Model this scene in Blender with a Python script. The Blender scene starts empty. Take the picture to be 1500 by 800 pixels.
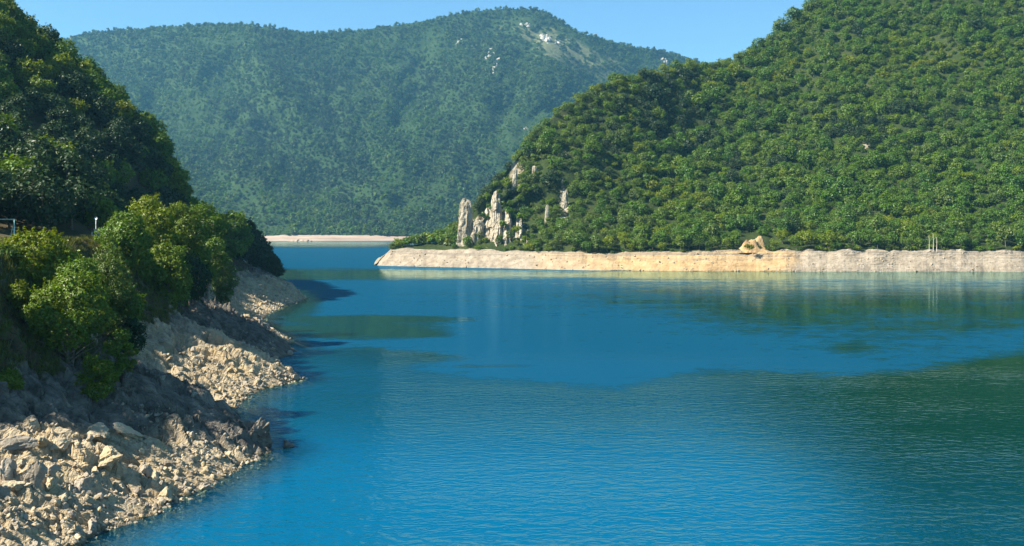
import bpy, math, random
import numpy as np
from mathutils import Vector

R = math.radians
scene = bpy.context.scene
COL = scene.collection
F, CX, HY, CAM_H = 1500.0, 750.0, 335.0, 25.0        # focal length in pixels, centre column, horizon row, eye height over the lake

# ------------------------------------------------------------------ small helpers
def world_x(px, Y): return (px - CX) / F * Y
def world_z(py, Y): return CAM_H + (HY - py) / F * Y
def shore_y(py): return CAM_H * F / (py - HY)

def _hash(ix, iy, seed):
    h = (ix.astype(np.int64) * 374761393 + iy.astype(np.int64) * 668265263 + seed * 974634777) & 0x7fffffff
    h = ((h ^ (h >> 13)) * 1274126177) & 0x7fffffff
    return ((h ^ (h >> 16)) & 0xffff) / 65535.0

def vnoise(x, y, seed=0):
    x = np.asarray(x, float); y = np.asarray(y, float)
    ix = np.floor(x); iy = np.floor(y); fx = x - ix; fy = y - iy
    fx = fx * fx * fx * (fx * (fx * 6 - 15) + 10); fy = fy * fy * fy * (fy * (fy * 6 - 15) + 10)
    a = _hash(ix, iy, seed); b = _hash(ix + 1, iy, seed); c = _hash(ix, iy + 1, seed); d = _hash(ix + 1, iy + 1, seed)
    return ((a * (1 - fx) + b * fx) * (1 - fy) + (c * (1 - fx) + d * fx) * fy) * 2 - 1

def fbm(x, y, octv=4, seed=0, gain=0.5):
    s = 0; a = 1.0; t = 0
    for k in range(octv):
        s = s + a * vnoise(np.asarray(x) * 2 ** k + 17.3 * k, np.asarray(y) * 2 ** k - 9.1 * k, seed + k); t += a; a *= gain
    return s / t

def ridged(x, y, octv=4, seed=0):
    s = 0; a = 1.0; t = 0
    for k in range(octv):
        s = s + a * (1 - 2 * np.abs(vnoise(np.asarray(x) * 2 ** k + 5.7 * k, np.asarray(y) * 2 ** k + 3.1 * k, seed + k))); t += a; a *= 0.5
    return s / t

def blocks(x, y, seed=0):
    """Fractured rock: every cell of a jittered grid is a tilted slab at its own height; edges are open joints."""
    x = np.asarray(x, float); y = np.asarray(y, float); ix = np.floor(x); iy = np.floor(y)
    d1 = np.full(x.shape, 9.0); d2 = np.full(x.shape, 9.0); h = np.zeros(x.shape)
    for a in (-1, 0, 1):
        for b in (-1, 0, 1):
            cx = ix + a; cy = iy + b
            px = cx + _hash(cx, cy, seed); py = cy + _hash(cx, cy, seed + 1)
            dx = x - px; dy = y - py; d = np.hypot(dx, dy)
            v = (_hash(cx, cy, seed + 2) * 2 - 1) + 1.5 * (_hash(cx, cy, seed + 3) * 2 - 1) * dx + 1.5 * (_hash(cx, cy, seed + 4) * 2 - 1) * dy
            n = d < d1
            d2 = np.where(n, d1, np.minimum(d2, d)); h = np.where(n, v, h); d1 = np.where(n, d, d1)
    return h - 1.0 * (1 - np.clip((d2 - d1) / 0.16, 0, 1))

def sstep(a, b, x):
    t = np.clip((np.asarray(x, float) - a) / (b - a), 0, 1)
    return t * t * (3 - 2 * t)

def mesh_from(name, V, faces, smooth=False):
    me = bpy.data.meshes.new(name)
    V = np.asarray(V, np.float32)
    faces = np.asarray(faces, np.int32)
    n, k = faces.shape
    me.vertices.add(len(V)); me.vertices.foreach_set('co', V.ravel())
    me.loops.add(n * k); me.loops.foreach_set('vertex_index', faces.ravel())
    me.polygons.add(n)
    me.polygons.foreach_set('loop_start', np.arange(0, n * k, k, dtype=np.int32))
    try: me.polygons.foreach_set('loop_total', np.full(n, k, np.int32))
    except Exception: pass
    me.polygons.foreach_set('use_smooth', np.full(n, smooth, bool))
    me.update(calc_edges=True); me.validate()
    return me

def add_attr(me, name, vals):
    a = me.attributes.new(name, 'FLOAT', 'POINT'); a.data.foreach_set('value', np.asarray(vals, np.float32).ravel())

def grid_faces(nu, nv):
    i = np.arange(nu - 1)[:, None] * nv + np.arange(nv - 1)[None, :]
    i = i.ravel()
    return np.stack([i, i + nv, i + nv + 1, i + 1], 1)

def link(name, me, mat=None, parent=None):
    o = bpy.data.objects.new(name, me); COL.objects.link(o)
    if mat is not None and len(me.materials) == 0: me.materials.append(mat)
    if parent is not None: o.parent = parent
    return o

def tag(o, label=None, cat=None, group=None, kind=None):
    if label: o['label'] = label
    if cat: o['category'] = cat
    if group: o['group'] = group
    if kind: o['kind'] = kind
    return o

def empty(name, loc, rz=0.0, s=1.0):
    o = bpy.data.objects.new(name, None); COL.objects.link(o)
    o.location = loc; o.rotation_euler = (0, 0, rz); o.scale = (s, s, s) if not isinstance(s, tuple) else s
    o.empty_display_size = 0.5
    return o

# ------------------------------------------------------------------ materials
class NT:
    def __init__(self, name):
        self.m = bpy.data.materials.new(name); self.m.use_nodes = True
        self.t = self.m.node_tree; self.t.nodes.clear()
        self.out = self.n('ShaderNodeOutputMaterial')
    def n(self, typ, **kw):
        nd = self.t.nodes.new(typ)
        for k, v in kw.items():
            if k in nd.inputs: nd.inputs[k].default_value = v
            else: setattr(nd, k, v)
        return nd
    def l(self, a, b): self.t.links.new(a, b)
    def set(self, sock, v):
        if hasattr(v, 'is_output'): self.l(v, sock)
        else: sock.default_value = v
    def math(self, op, a, b=0.0, c=None, clamp=False):
        nd = self.n('ShaderNodeMath'); nd.operation = op; nd.use_clamp = clamp
        self.set(nd.inputs[0], a); self.set(nd.inputs[1], b)
        if c is not None: self.set(nd.inputs[2], c)
        return nd.outputs[0]
    def mix(self, f, a, b, blend='MIX'):
        nd = self.n('ShaderNodeMix'); nd.data_type = 'RGBA'; nd.blend_type = blend
        self.set(nd.inputs[0], f); self.set(nd.inputs[6], a); self.set(nd.inputs[7], b)
        return nd.outputs[2]
    def ramp(self, f, stops):
        nd = self.n('ShaderNodeValToRGB'); e = nd.color_ramp.elements
        while len(e) > len(stops): e.remove(e[-1])
        while len(e) < len(stops): e.new(0.5)
        for k, (p, c) in enumerate(stops):
            e[k].position = p; e[k].color = c if len(c) == 4 else (*c, 1)
        self.set(nd.inputs[0], f); return nd.outputs[0]
    def maprange(self, v, a, b, c=0.0, d=1.0):
        nd = self.n('ShaderNodeMapRange'); nd.interpolation_type = 'SMOOTHSTEP'
        self.set(nd.inputs[0], v)
        for k, q in enumerate((a, b, c, d)): nd.inputs[k + 1].default_value = q
        return nd.outputs[0]
    def pos(self, sc=(1, 1, 1)):
        g = self.n('ShaderNodeNewGeometry')
        m = self.n('ShaderNodeVectorMath'); m.operation = 'MULTIPLY'; self.l(g.outputs['Position'], m.inputs[0]); m.inputs[1].default_value = sc
        return m.outputs[0]
    def noise(self, vec, scale, detail=4.0, rough=0.55, dist=0.0):
        nd = self.n('ShaderNodeTexNoise'); self.l(vec, nd.inputs['Vector'])
        nd.inputs['Scale'].default_value = scale; nd.inputs['Detail'].default_value = detail
        nd.inputs['Roughness'].default_value = rough; nd.inputs['Distortion'].default_value = dist
        return nd.outputs[0]
    def attr(self, name):
        a = self.n('ShaderNodeAttribute'); a.attribute_name = name; return a.outputs['Fac']
    def bump(self, h, strength=0.5, dist=0.2):
        b = self.n('ShaderNodeBump'); b.inputs['Strength'].default_value = strength; b.inputs['Distance'].default_value = dist
        self.l(h, b.inputs['Height']); return b.outputs[0]
    def principled(self, col, rough=0.9, normal=None, spec=0.2, metal=0.0):
        p = self.n('ShaderNodeBsdfPrincipled'); self.set(p.inputs['Base Color'], col); self.set(p.inputs['Roughness'], rough)
        p.inputs['Specular IOR Level'].default_value = spec; p.inputs['Metallic'].default_value = metal
        if normal is not None: self.l(normal, p.inputs['Normal'])
        self.l(p.outputs[0], self.out.inputs[0]); return self.m

def leaf_mat(name, shades, transl=0.28, var=0.5):
    t = NT(name)
    oi = t.n('ShaderNodeObjectInfo'); ge = t.n('ShaderNodeNewGeometry')
    n = len(shades)
    c = t.ramp(oi.outputs['Random'], [(k / max(1, n - 1), s) for k, s in enumerate(shades)])
    br = t.math('MULTIPLY_ADD', ge.outputs['Random Per Island'], var, 1 - var / 2)
    hs = t.n('ShaderNodeHueSaturation'); t.l(c, hs.inputs['Color']); t.l(br, hs.inputs['Value'])
    hue = t.math('MULTIPLY_ADD', ge.outputs['Random Per Island'], 0.03, 0.485); t.l(hue, hs.inputs['Hue'])
    d = t.n('ShaderNodeBsdfDiffuse'); t.l(hs.outputs[0], d.inputs[0])
    tr = t.n('ShaderNodeBsdfTranslucent')
    ht = t.n('ShaderNodeHueSaturation'); ht.inputs['Hue'].default_value = 0.48; ht.inputs['Saturation'].default_value = 1.1; ht.inputs['Value'].default_value = 1.3
    t.l(hs.outputs[0], ht.inputs['Color']); t.l(ht.outputs[0], tr.inputs[0])
    mx = t.n('ShaderNodeMixShader'); mx.inputs[0].default_value = transl
    t.l(d.outputs[0], mx.inputs[1]); t.l(tr.outputs[0], mx.inputs[2])
    gl = t.n('ShaderNodeBsdfGlossy'); gl.inputs['Roughness'].default_value = 0.45
    m2 = t.n('ShaderNodeMixShader'); m2.inputs[0].default_value = 0.03
    t.l(mx.outputs[0], m2.inputs[1]); t.l(gl.outputs[0], m2.inputs[2])
    t.l(m2.outputs[0], t.out.inputs[0])
    return t.m

def plain(name, col, rough=0.7, metal=0.0, var=0.25, scale=3.0):
    t = NT(name); nz = t.noise(t.pos(), scale, 5)
    c = t.mix(t.maprange(nz, 0.3, 0.7), tuple(x * (1 - var) for x in col) + (1,), tuple(min(1, x * (1 + var)) for x in col) + (1,))
    return t.principled(c, rough, t.bump(nz, 0.2, 0.05), 0.3, metal)

def rock_mat(name, light, mid, dark, scale=1.0, bump=0.8, bdist=0.25, strata=None, ochre=None):
    t = NT(name); p = t.pos()
    a = t.noise(p, 0.16 * scale, 6, 0.6); b = t.noise(p, 1.3 * scale, 6, 0.65); c = t.noise(p, 5.5 * scale, 4, 0.6)
    col = t.ramp(t.math('ADD', t.math('MULTIPLY', a, 0.55), t.math('MULTIPLY', b, 0.45)), [(0.33, dark), (0.5, mid), (0.66, light)])
    if ochre: col = t.mix(t.maprange(t.noise(p, 0.33, 6, 0.7), 0.47, 0.66, 0.0, 0.75), col, ochre + (1,))
    v = t.n('ShaderNodeTexVoronoi'); v.feature = 'DISTANCE_TO_EDGE'
    wp = t.n('ShaderNodeVectorMath'); wp.operation = 'MULTIPLY_ADD'
    nv = t.n('ShaderNodeTexNoise'); t.l(p, nv.inputs['Vector']); nv.inputs['Scale'].default_value = 1.1 * scale
    t.l(nv.outputs['Color'], wp.inputs[0]); wp.inputs[1].default_value = (0.9 / scale,) * 3; t.l(p, wp.inputs[2])
    t.l(wp.outputs[0], v.inputs['Vector']); v.inputs['Scale'].default_value = 0.85 * scale
    crack = t.maprange(v.outputs['Distance'], 0.0, 0.09, 0.0, 1.0)
    col = t.mix(t.math('MULTIPLY', t.math('SUBTRACT', 1.0, crack), 0.10), col, dark + (1,))
    hgt = t.math('ADD', t.math('ADD', t.math('MULTIPLY', b, 0.7), t.math('MULTIPLY', c, 0.3)), t.math('MULTIPLY', crack, 0.16))
    if strata:
        sp = t.pos(strata); s = t.noise(sp, 1.0, 5, 0.6)
        col = t.mix(t.math('MULTIPLY', t.maprange(s, 0.5, 0.62), 0.4), col, dark + (1,))
        hgt = t.math('ADD', hgt, t.math('MULTIPLY', s, 0.6))
    return t, col, t.bump(hgt, bump, bdist)

def finish(x, rough=0.92): t, c, n = x; return t.principled(c, rough, n, 0.15)

M = {}
M['rock'] = finish(rock_mat('tan_limestone', (0.50, 0.41, 0.28), (0.41, 0.33, 0.215), (0.25, 0.20, 0.135), 1.0, ochre=(0.42, 0.32, 0.18)))
M['rock_grey'] = finish(rock_mat('grey_limestone', (0.41, 0.35, 0.27), (0.32, 0.27, 0.205), (0.18, 0.15, 0.115), 0.9))
M['rock_dark'] = finish(rock_mat('dark_shade_rock', (0.26, 0.225, 0.18), (0.16, 0.135, 0.105), (0.07, 0.06, 0.047), 1.2))  # dark tone paints shade into the rocks at the rib tip
M['rock_white'] = finish(rock_mat('white_limestone', (0.48, 0.435, 0.34), (0.37, 0.325, 0.24), (0.15, 0.125, 0.085), 0.22, 1.0, 1.6, (0.25, 0.25, 0.03)))
M['rock_far'] = finish(rock_mat('pale_cliff_rock', (0.55, 0.52, 0.45), (0.40, 0.37, 0.31), (0.20, 0.19, 0.15), 0.06, 1.0, 4.0))
M['bark'] = plain('grey_bark', (0.16, 0.125, 0.09), 0.9, 0, 0.4, 4)
M['bark_pale'] = plain('bleached_wood', (0.5, 0.46, 0.38), 0.9, 0, 0.2, 2)

G = lambda r, g, b: (r, g, b)
M['leaf_bright'] = leaf_mat('bright_leaves', [G(.135, .192, .003), G(.165, .215, .003), G(.108, .172, .004), G(.175, .21, .004)], 0.36)
M['leaf_green'] = leaf_mat('green_leaves', [G(.092, .168, .005), G(.115, .190, .005), G(.075, .148, .007), G(.135, .192, .006)], 0.3)
M['leaf_olive'] = leaf_mat('olive_leaves', [G(.092, .150, .018), G(.080, .138, .016), G(.108, .155, .022)], 0.3)
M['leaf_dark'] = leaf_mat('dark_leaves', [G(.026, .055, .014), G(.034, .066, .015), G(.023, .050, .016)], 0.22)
M['leaf_hill'] = leaf_mat('hill_leaves', [G(.066, .150, .010), G(.082, .162, .010), G(.055, .130, .011), G(.102, .164, .012), G(.070, .156, .009)], 0.28, 0.45)
M['leaf_far'] = leaf_mat('far_leaves', [G(.048, .105, .018), G(.062, .125, .020), G(.038, .088, .018), G(.080, .135, .022), G(.052, .115, .016)], 0.2, 0.3)

# left shore ground: bare rock low down, soil and grass above
def shore_material():
    t, col, nrm = rock_mat('shore_rock_and_soil', (0.50, 0.41, 0.275), (0.41, 0.33, 0.215), (0.24, 0.19, 0.125), 0.9, 1.0, 0.45, (0.12, 0.9, 0.5), (0.44, 0.315, 0.155))
    p = t.pos()
    shade_rock = t.ramp(t.noise(t.pos((0.25, 0.9, 0.5)), 1.0, 6, 0.65), [(0.32, (0.065, 0.058, 0.048)), (0.5, (0.135, 0.118, 0.096)), (0.66, (0.24, 0.205, 0.16))])  # darker rock tone that paints tree shade onto the ribs
    col = t.mix(t.maprange(t.math('ADD', t.attr('rib'), t.math('MULTIPLY_ADD', t.noise(p, 0.28, 7, 0.7), 2.2, -1.1)), 0.1, 0.9), col, shade_rock)
    soil = t.ramp(t.noise(p, 0.7, 6), [(0.3, (0.05, 0.045, 0.025)), (0.5, (0.10, 0.075, 0.04)), (0.62, (0.055, 0.075, 0.016)), (0.75, (0.085, 0.11, 0.018))])
    veg = t.math('ADD', t.attr('veg'), t.math('MULTIPLY_ADD', t.noise(p, 0.5, 5), 0.8, -0.4), None, True)
    col = t.mix(t.maprange(veg, 0.4, 0.6), col, soil)
    wet = t.maprange(t.math('ADD', t.attr('alt'), t.math('MULTIPLY_ADD', t.noise(p, 0.9, 3), 0.5, -0.25)), 0.02, 0.5, 0.72, 0.0)
    col = t.mix(wet, col, (0.10, 0.08, 0.05, 1))
    asph = t.attr('asphalt')
    col = t.mix(asph, col, (0.05, 0.05, 0.052, 1))
    return t.principled(col, 0.92, nrm, 0.15)

def bank_material():
    t = NT('drawdown_bank_rock'); p = t.pos()
    g = t.n('ShaderNodeNewGeometry'); sx = t.n('ShaderNodeSeparateXYZ'); t.l(g.outputs['Position'], sx.inputs[0])
    warp = t.math('MULTIPLY_ADD', t.noise(p, 0.04, 4), 60.0, -30.0)
    x = t.math('ADD', sx.outputs[0], warp)
    w = t.math('MULTIPLY', t.maprange(x, 5, 60), t.maprange(x, 150, 172, 1.0, 0.0))
    base = t.ramp(t.noise(p, 0.22, 6, 0.65), [(0.3, (0.19, 0.155, 0.115)), (0.5, (0.30, 0.25, 0.185)), (0.68, (0.39, 0.33, 0.255))])
    warm = t.ramp(t.noise(p, 0.2, 6, 0.65), [(0.28, (0.30, 0.19, 0.09)), (0.5, (0.43, 0.29, 0.145)), (0.7, (0.49, 0.36, 0.21))])
    col = t.mix(w, base, warm)
    st = t.noise(t.pos((0.012, 0.012, 0.9)), 1.0, 5, 0.6)
    up = t.maprange(sx.outputs[2], 5.0, 9.0)
    col = t.mix(t.math('MULTIPLY', t.math('MULTIPLY', t.maprange(st, 0.46, 0.56), up), 0.75), col, (0.20, 0.175, 0.14, 1))
    vs = t.noise(t.pos((0.35, 0.35, 0.06)), 1.0, 4, 0.7)
    col = t.mix(t.maprange(vs, 0.56, 0.72, 0.0, 0.5), col, (0.22, 0.17, 0.11, 1))
    sp = t.noise(p, 0.8, 4, 0.7)
    col = t.mix(t.maprange(sp, 0.62, 0.7, 0.0, 0.7), col, (0.10, 0.09, 0.055, 1))
    h = t.math('ADD', t.math('MULTIPLY', t.noise(p, 0.5, 6, 0.7), 1.0), t.math('MULTIPLY', st, 0.6))
    return t.principled(col, 0.95, t.bump(h, 1.0, 0.9), 0.1)

def hill_material(name, c1, c2, c3, cliff=False):
    t = NT(name); p = t.pos()
    c = t.ramp(t.noise(p, 0.03, 8, 0.65), [(0.35, c1), (0.5, c2), (0.68, c3)])
    h = t.noise(p, 0.2, 5)
    if cliff:
        v = t.noise(t.pos((0.22, 0.22, 0.045)), 1.0, 6, 0.7)
        rk = t.ramp(v, [(0.35, (0.10, 0.085, 0.05)), (0.5, (0.26, 0.22, 0.15)), (0.65, (0.42, 0.37, 0.28))])
        c = t.mix(t.maprange(t.math('ADD', t.attr('cliff'), t.math('MULTIPLY_ADD', v, 0.8, -0.4)), 0.4, 0.55), c, rk)
        h = t.math('ADD', h, v)
    return t.principled(c, 0.95, t.bump(h, 0.8, 1.5), 0.1)

def mountain_material():
    t = NT('mountain_ground'); p = t.pos()
    c = t.ramp(t.noise(p, 0.012, 8, 0.65), [(0.35, (0.018, 0.038, 0.010)), (0.5, (0.025, 0.048, 0.013)), (0.68, (0.035, 0.06, 0.018))])
    b = t.math('ADD', t.attr('bare'), t.math('MULTIPLY_ADD', t.noise(p, 0.02, 7, 0.7), 1.6, -0.8))
    c = t.mix(t.maprange(b, 0.35, 0.6, 0, 0.8), c, (0.15, 0.155, 0.075, 1))
    c = t.mix(t.maprange(b, 0.86, 0.94), c, (0.46, 0.43, 0.36, 1))
    return t.principled(c, 0.95, t.bump(t.noise(p, 0.05, 6), 1.0, 6.0), 0.1)

def sand_material():
    t = NT('pale_sand'); p = t.pos()
    c = t.ramp(t.noise(t.pos((0.01, 0.02, 0.3)), 1.0, 6, 0.65), [(0.3, (0.22, 0.155, 0.11)), (0.5, (0.32, 0.24, 0.18)), (0.7, (0.42, 0.34, 0.265))])
    return t.principled(c, 0.95, t.bump(t.noise(p, 0.1, 5), 0.6, 1.0), 0.1)

def water_material():
    t = NT('lake_water')
    ruf = t.attr('ruffle'); chop = t.attr('chop'); dep = t.attr('depth')
    # ragged edges of the wind patches
    edge = t.math('ADD', t.math('MULTIPLY_ADD', t.noise(t.pos((0.022, 0.05, 1)), 1.0, 7, 0.62), 1.1, -0.55), t.math('MULTIPLY_ADD', t.noise(t.pos((0.22, 0.30, 1)), 1.0, 4, 0.65), 1.5, -0.75))
    r = t.maprange(t.math('ADD', ruf, edge), 0.15, 0.85)
    w1 = t.noise(t.pos((0.62, 0.86, 1)), 1.0, 2.5, 0.5, 0.4)
    w2 = t.noise(t.pos((1.7, 2.3, 1)), 1.0, 2.0, 0.5, 0.3)
    w3 = t.noise(t.pos((0.13, 0.18, 1)), 1.0, 2.0, 0.5)
    h = t.math('ADD', t.math('ADD', t.math('MULTIPLY', w1, 0.95), t.math('MULTIPLY', w2, 0.24)), t.math('MULTIPLY', w3, 0.30))
    gust = t.maprange(t.noise(t.pos((0.02, 0.05, 1)), 1.0, 4, 0.6), 0.3, 0.7, 0.55, 1.3)
    amp = t.math('MULTIPLY', chop, gust)
    h = t.math('MULTIPLY', h, amp)
    nrm = t.bump(h, 1.0, 1.0)
    fr = t.n('ShaderNodeFresnel'); fr.inputs['IOR'].default_value = 1.33; t.l(nrm, fr.inputs['Normal'])
    k = t.math('MULTIPLY', t.math('MINIMUM', fr.outputs[0], t.maprange(chop, 0.03, 0.3, 1.0, 0.36)), t.math('MULTIPLY_ADD', r, -0.62, 0.95), None, True)
    body = t.n('ShaderNodeBsdfDiffuse')
    bc = t.mix(t.maprange(chop, 0.15, 0.8), (0.0, 0.022, 0.020, 1), (0.0, 0.086, 0.172, 1))
    bc = t.mix(r, bc, (0.004, 0.060, 0.118, 1))
    t.l(bc, body.inputs[0])
    tp = t.n('ShaderNodeBsdfTransparent'); tp.inputs[0].default_value = (0.62, 0.75, 0.62, 1)
    shallow = t.maprange(dep, 0.0, 3.6, 0.9, 0.0)
    mb = t.n('ShaderNodeMixShader'); t.l(shallow, mb.inputs[0]); t.l(body.outputs[0], mb.inputs[1]); t.l(tp.outputs[0], mb.inputs[2])
    gl = t.n('ShaderNodeBsdfGlossy'); t.l(t.mix(t.math('MAXIMUM', r, t.maprange(chop, 0.02, 0.2)), (0.66, 0.92, 0.85, 1), (0.27, 0.68, 1.0, 1)), gl.inputs[0])
    t.l(t.math('MULTIPLY_ADD', r, 0.10, 0.05), gl.inputs['Roughness']); t.l(nrm, gl.inputs['Normal'])
    mx = t.n('ShaderNodeMixShader'); t.l(k, mx.inputs[0]); t.l(mb.outputs[0], mx.inputs[1]); t.l(gl.outputs[0], mx.inputs[2])
    t.l(mx.outputs[0], t.out.inputs[0])
    return t.m

M['shore'] = shore_material(); M['bank'] = bank_material(); M['water'] = water_material(); M['sand'] = sand_material()
M['hill'] = hill_material('hill_ground', (0.022, 0.035, 0.010), (0.032, 0.048, 0.013), (0.05, 0.058, 0.022), True)
M['mountain'] = mountain_material()

# ------------------------------------------------------------------ foliage meshes
def crown_mesh(name, seed, h, w, n_lobe, n_leaf, leaf, z0=0.0, mat=None, up=0.25, flat=1.0, lobe_r=0.30):
    """Foliage of one tree: leaf clumps spread over many overlapping lobes, z0 = height of the lowest leaves."""
    g = np.random.default_rng(seed)
    c = []
    while len(c) < n_lobe:
        p = g.uniform(-1, 1, 3)
        q = np.linalg.norm(p)
        if q > 1 or q < 0.35: continue
        if p[2] < -0.2 and g.random() < 0.35: continue
        c.append(p)
    c = np.array(c)
    taper = 1 - 0.35 * np.clip(c[:, 2], 0, 1)
    ch = h - z0
    lobe_r = lobe_r * (0.86 if n_lobe > 22 else 1.0)
    cen = np.stack([c[:, 0] * w * 0.37 * taper, c[:, 1] * w * 0.37 * taper, z0 + ch * (0.5 + 0.36 * c[:, 2])], 1)
    rad = lobe_r * w * g.uniform(0.55, 1.0, n_lobe) * 0.75
    sd_ = g.normal(size=(n_lobe * 7, 3)); sd_[:, 2] += 0.5; sd_ /= np.linalg.norm(sd_, axis=1)[:, None]
    sprays = np.concatenate([g.integers(0, n_lobe, n_lobe * 7)[:, None].astype(float), sd_], 1)
    pts, nrm = [], []
    need = n_leaf
    while need > 0:
        m = int(need * 2.2) + 50
        k = g.integers(0, n_lobe, m)
        d = g.normal(size=(m, 3)); d /= np.linalg.norm(d, axis=1)[:, None]
        d[:, 2] += 0.25; d /= np.linalg.norm(d, axis=1)[:, None]
        rr = rad[k] * (1.0 - 0.42 * g.random(m) ** 1.5 + 0.30 * g.random(m) ** 2.5)
        sq = np.array([1, 1, 0.8 * flat])
        P = cen[k] + d * rr[:, None] * sq
        spray = g.random(m) < 0.22
        K = sprays[g.integers(0, len(sprays), m)]; kk = K[:, 0].astype(int); tt = 0.75 + 0.75 * g.random(m)
        SP = cen[kk] + K[:, 1:] * (rad[kk] * tt)[:, None] + g.normal(size=(m, 3)) * (0.11 * rad[kk] * (1.7 - tt))[:, None]
        P = np.where(spray[:, None], SP, P); d = np.where(spray[:, None], K[:, 1:], d); k = np.where(spray, kk, k)
        dist = np.linalg.norm(P[:, None, :] - cen[None], axis=2) / rad[None]
        dist[np.arange(m), k] = 9
        keep = (dist.min(1) > 0.78) & (P[:, 2] > z0 * 0.8)
        P = P[keep][:need]; d = d[keep][:need]
        pts.append(P); nrm.append(d); need -= len(P)
    P = np.concatenate(pts); D = np.concatenate(nrm); m = len(P)
    N = D * 0.8 + g.normal(size=(m, 3)) * 0.42 + np.array([0, 0, up]); N /= np.linalg.norm(N, axis=1)[:, None]
    a = g.normal(size=(m, 3)); T = np.cross(N, a); T /= np.linalg.norm(T, axis=1)[:, None]; B = np.cross(N, T)
    s = leaf * (0.5 + 1.1 * g.random(m) ** 1.6)[:, None]
    V = np.stack([P - T * s * 0.5, P - B * s * 0.30 + N * s * 0.08, P + T * s * 0.5, P + B * s * 0.30 + N * s * 0.08], 1).reshape(-1, 3)
    me = mesh_from(name, V, np.arange(m * 4).reshape(m, 4))
    if mat: me.materials.append(mat)
    return me

def tubes_mesh(name, segs, mat, sides=7):
    """segs: list of polylines [(point, radius), ...] -> tapered tubes in one mesh."""
    V, Fc = [], []
    for line in segs:
        pts = [Vector(p) for p, r in line]
        base = len(V)
        for i, (p, r) in enumerate(line):
            d = (pts[min(i + 1, len(pts) - 1)] - pts[max(i - 1, 0)]).normalized()
            a = d.orthogonal().normalized(); b = d.cross(a)
            for k in range(sides):
                t = 2 * math.pi * k / sides
                V.append(pts[i] + (a * math.cos(t) + b * math.sin(t)) * r)
        for i in range(len(line) - 1):
            for k in range(sides):
                k2 = (k + 1) % sides
                Fc.append((base + i * sides + k, base + i * sides + k2, base + (i + 1) * sides + k2, base + (i + 1) * sides + k))
        for ring in (0, len(line) - 1):                     # caps as quads fans
            c = len(V); V.append(pts[ring])
            for k in range(0, sides):
                Fc.append((c, base + ring * sides + k, base + ring * sides + (k + 1) % sides, base + ring * sides + (k + 1) % sides))
    me = bpy.data.meshes.new(name)
    me.from_pydata([tuple(v) for v in V], [], [tuple(dict.fromkeys(f)) for f in Fc])
    for p in me.polygons: p.use_smooth = True
    me.materials.append(mat); me.update()
    return me

def trunk_mesh(name, seed, h, r, z_split, w, mat, n_limb=7, stems=1, sides=7):
    g = random.Random(seed); segs = []
    for s in range(stems):
        ox, oy = (g.uniform(-.5, .5), g.uniform(-.4, .4)) if stems > 1 else (0, 0)
        lx, ly = g.uniform(-.08, .08) * h + ox * 2.0, g.uniform(-.08, .08) * h + oy * 2.0
        line = []
        for i in range(7):
            f = i / 6
            line.append(((ox + lx * f + g.uniform(-.04, .04) * r * 6, oy + ly * f + g.uniform(-.04, .04) * r * 6, -0.6 + f * (h * 0.86 + 0.6)), r * (1.25 if i == 0 else 1 - 0.85 * f)))
        segs.append(line)
        for k in range(n_limb):
            f = g.uniform(z_split / h, 0.75); i = min(5, int(f * 6)); p = Vector(line[i][0]).lerp(Vector(line[i + 1][0]), f * 6 - i)
            a = g.uniform(0, 6.28); L = w * g.uniform(.28, .42)
            q1 = p + Vector((math.cos(a) * L * .5, math.sin(a) * L * .5, L * .38)); q2 = p + Vector((math.cos(a + .2) * L, math.sin(a + .2) * L, L * .62))
            rr = r * (1 - 0.8 * f) * .55
            segs.append([(p, rr), (q1, rr * .65), (q2, rr * .22)])
    return tubes_mesh(name, segs, mat, sides)

# ------------------------------------------------------------------ rock meshes
def rock_mesh(name, seed, sx=1.0, sy=1.0, sz=1.0, cuts=11, sub=3, rough=0.06, mat=None, jag=0.0):
    """An angular boulder about 2 across: a fine sphere cut by random planes, then broken up with noise."""
    import bmesh
    g = np.random.default_rng(seed)
    bm = bmesh.new(); bmesh.ops.create_icosphere(bm, subdivisions=sub, radius=1.0)
    V = np.array([v.co[:] for v in bm.verts]); Fc = np.array([[v.index for v in f.verts] for f in bm.faces]); bm.free()
    for _ in range(cuts):
        n = g.normal(size=3); n /= np.linalg.norm(n); d = g.uniform(0.42, 0.80)
        t = V @ n; m = t > d
        V[m] -= np.outer((t[m] - d) * 0.97, n)
    o = g.uniform(0, 100, 3)
    n1 = fbm(V[:, 0] * 2 + o[0] + V[:, 2], V[:, 1] * 2 + o[1] - V[:, 2] * 1.3, 4, seed)
    n2 = fbm(V[:, 2] * 3 + o[2] + V[:, 0], V[:, 0] * 3 - V[:, 1] * 2 + o[0], 3, seed + 9)
    if jag: n1 = n1 + jag * np.round(n2 * 3) / 3
    V = V * (1 + rough * 2 * n1 + rough * n2)[:, None] * np.array([sx, sy, sz])
    me = mesh_from(name, V, Fc, False)
    if mat: me.materials.append(mat)
    return me

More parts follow.
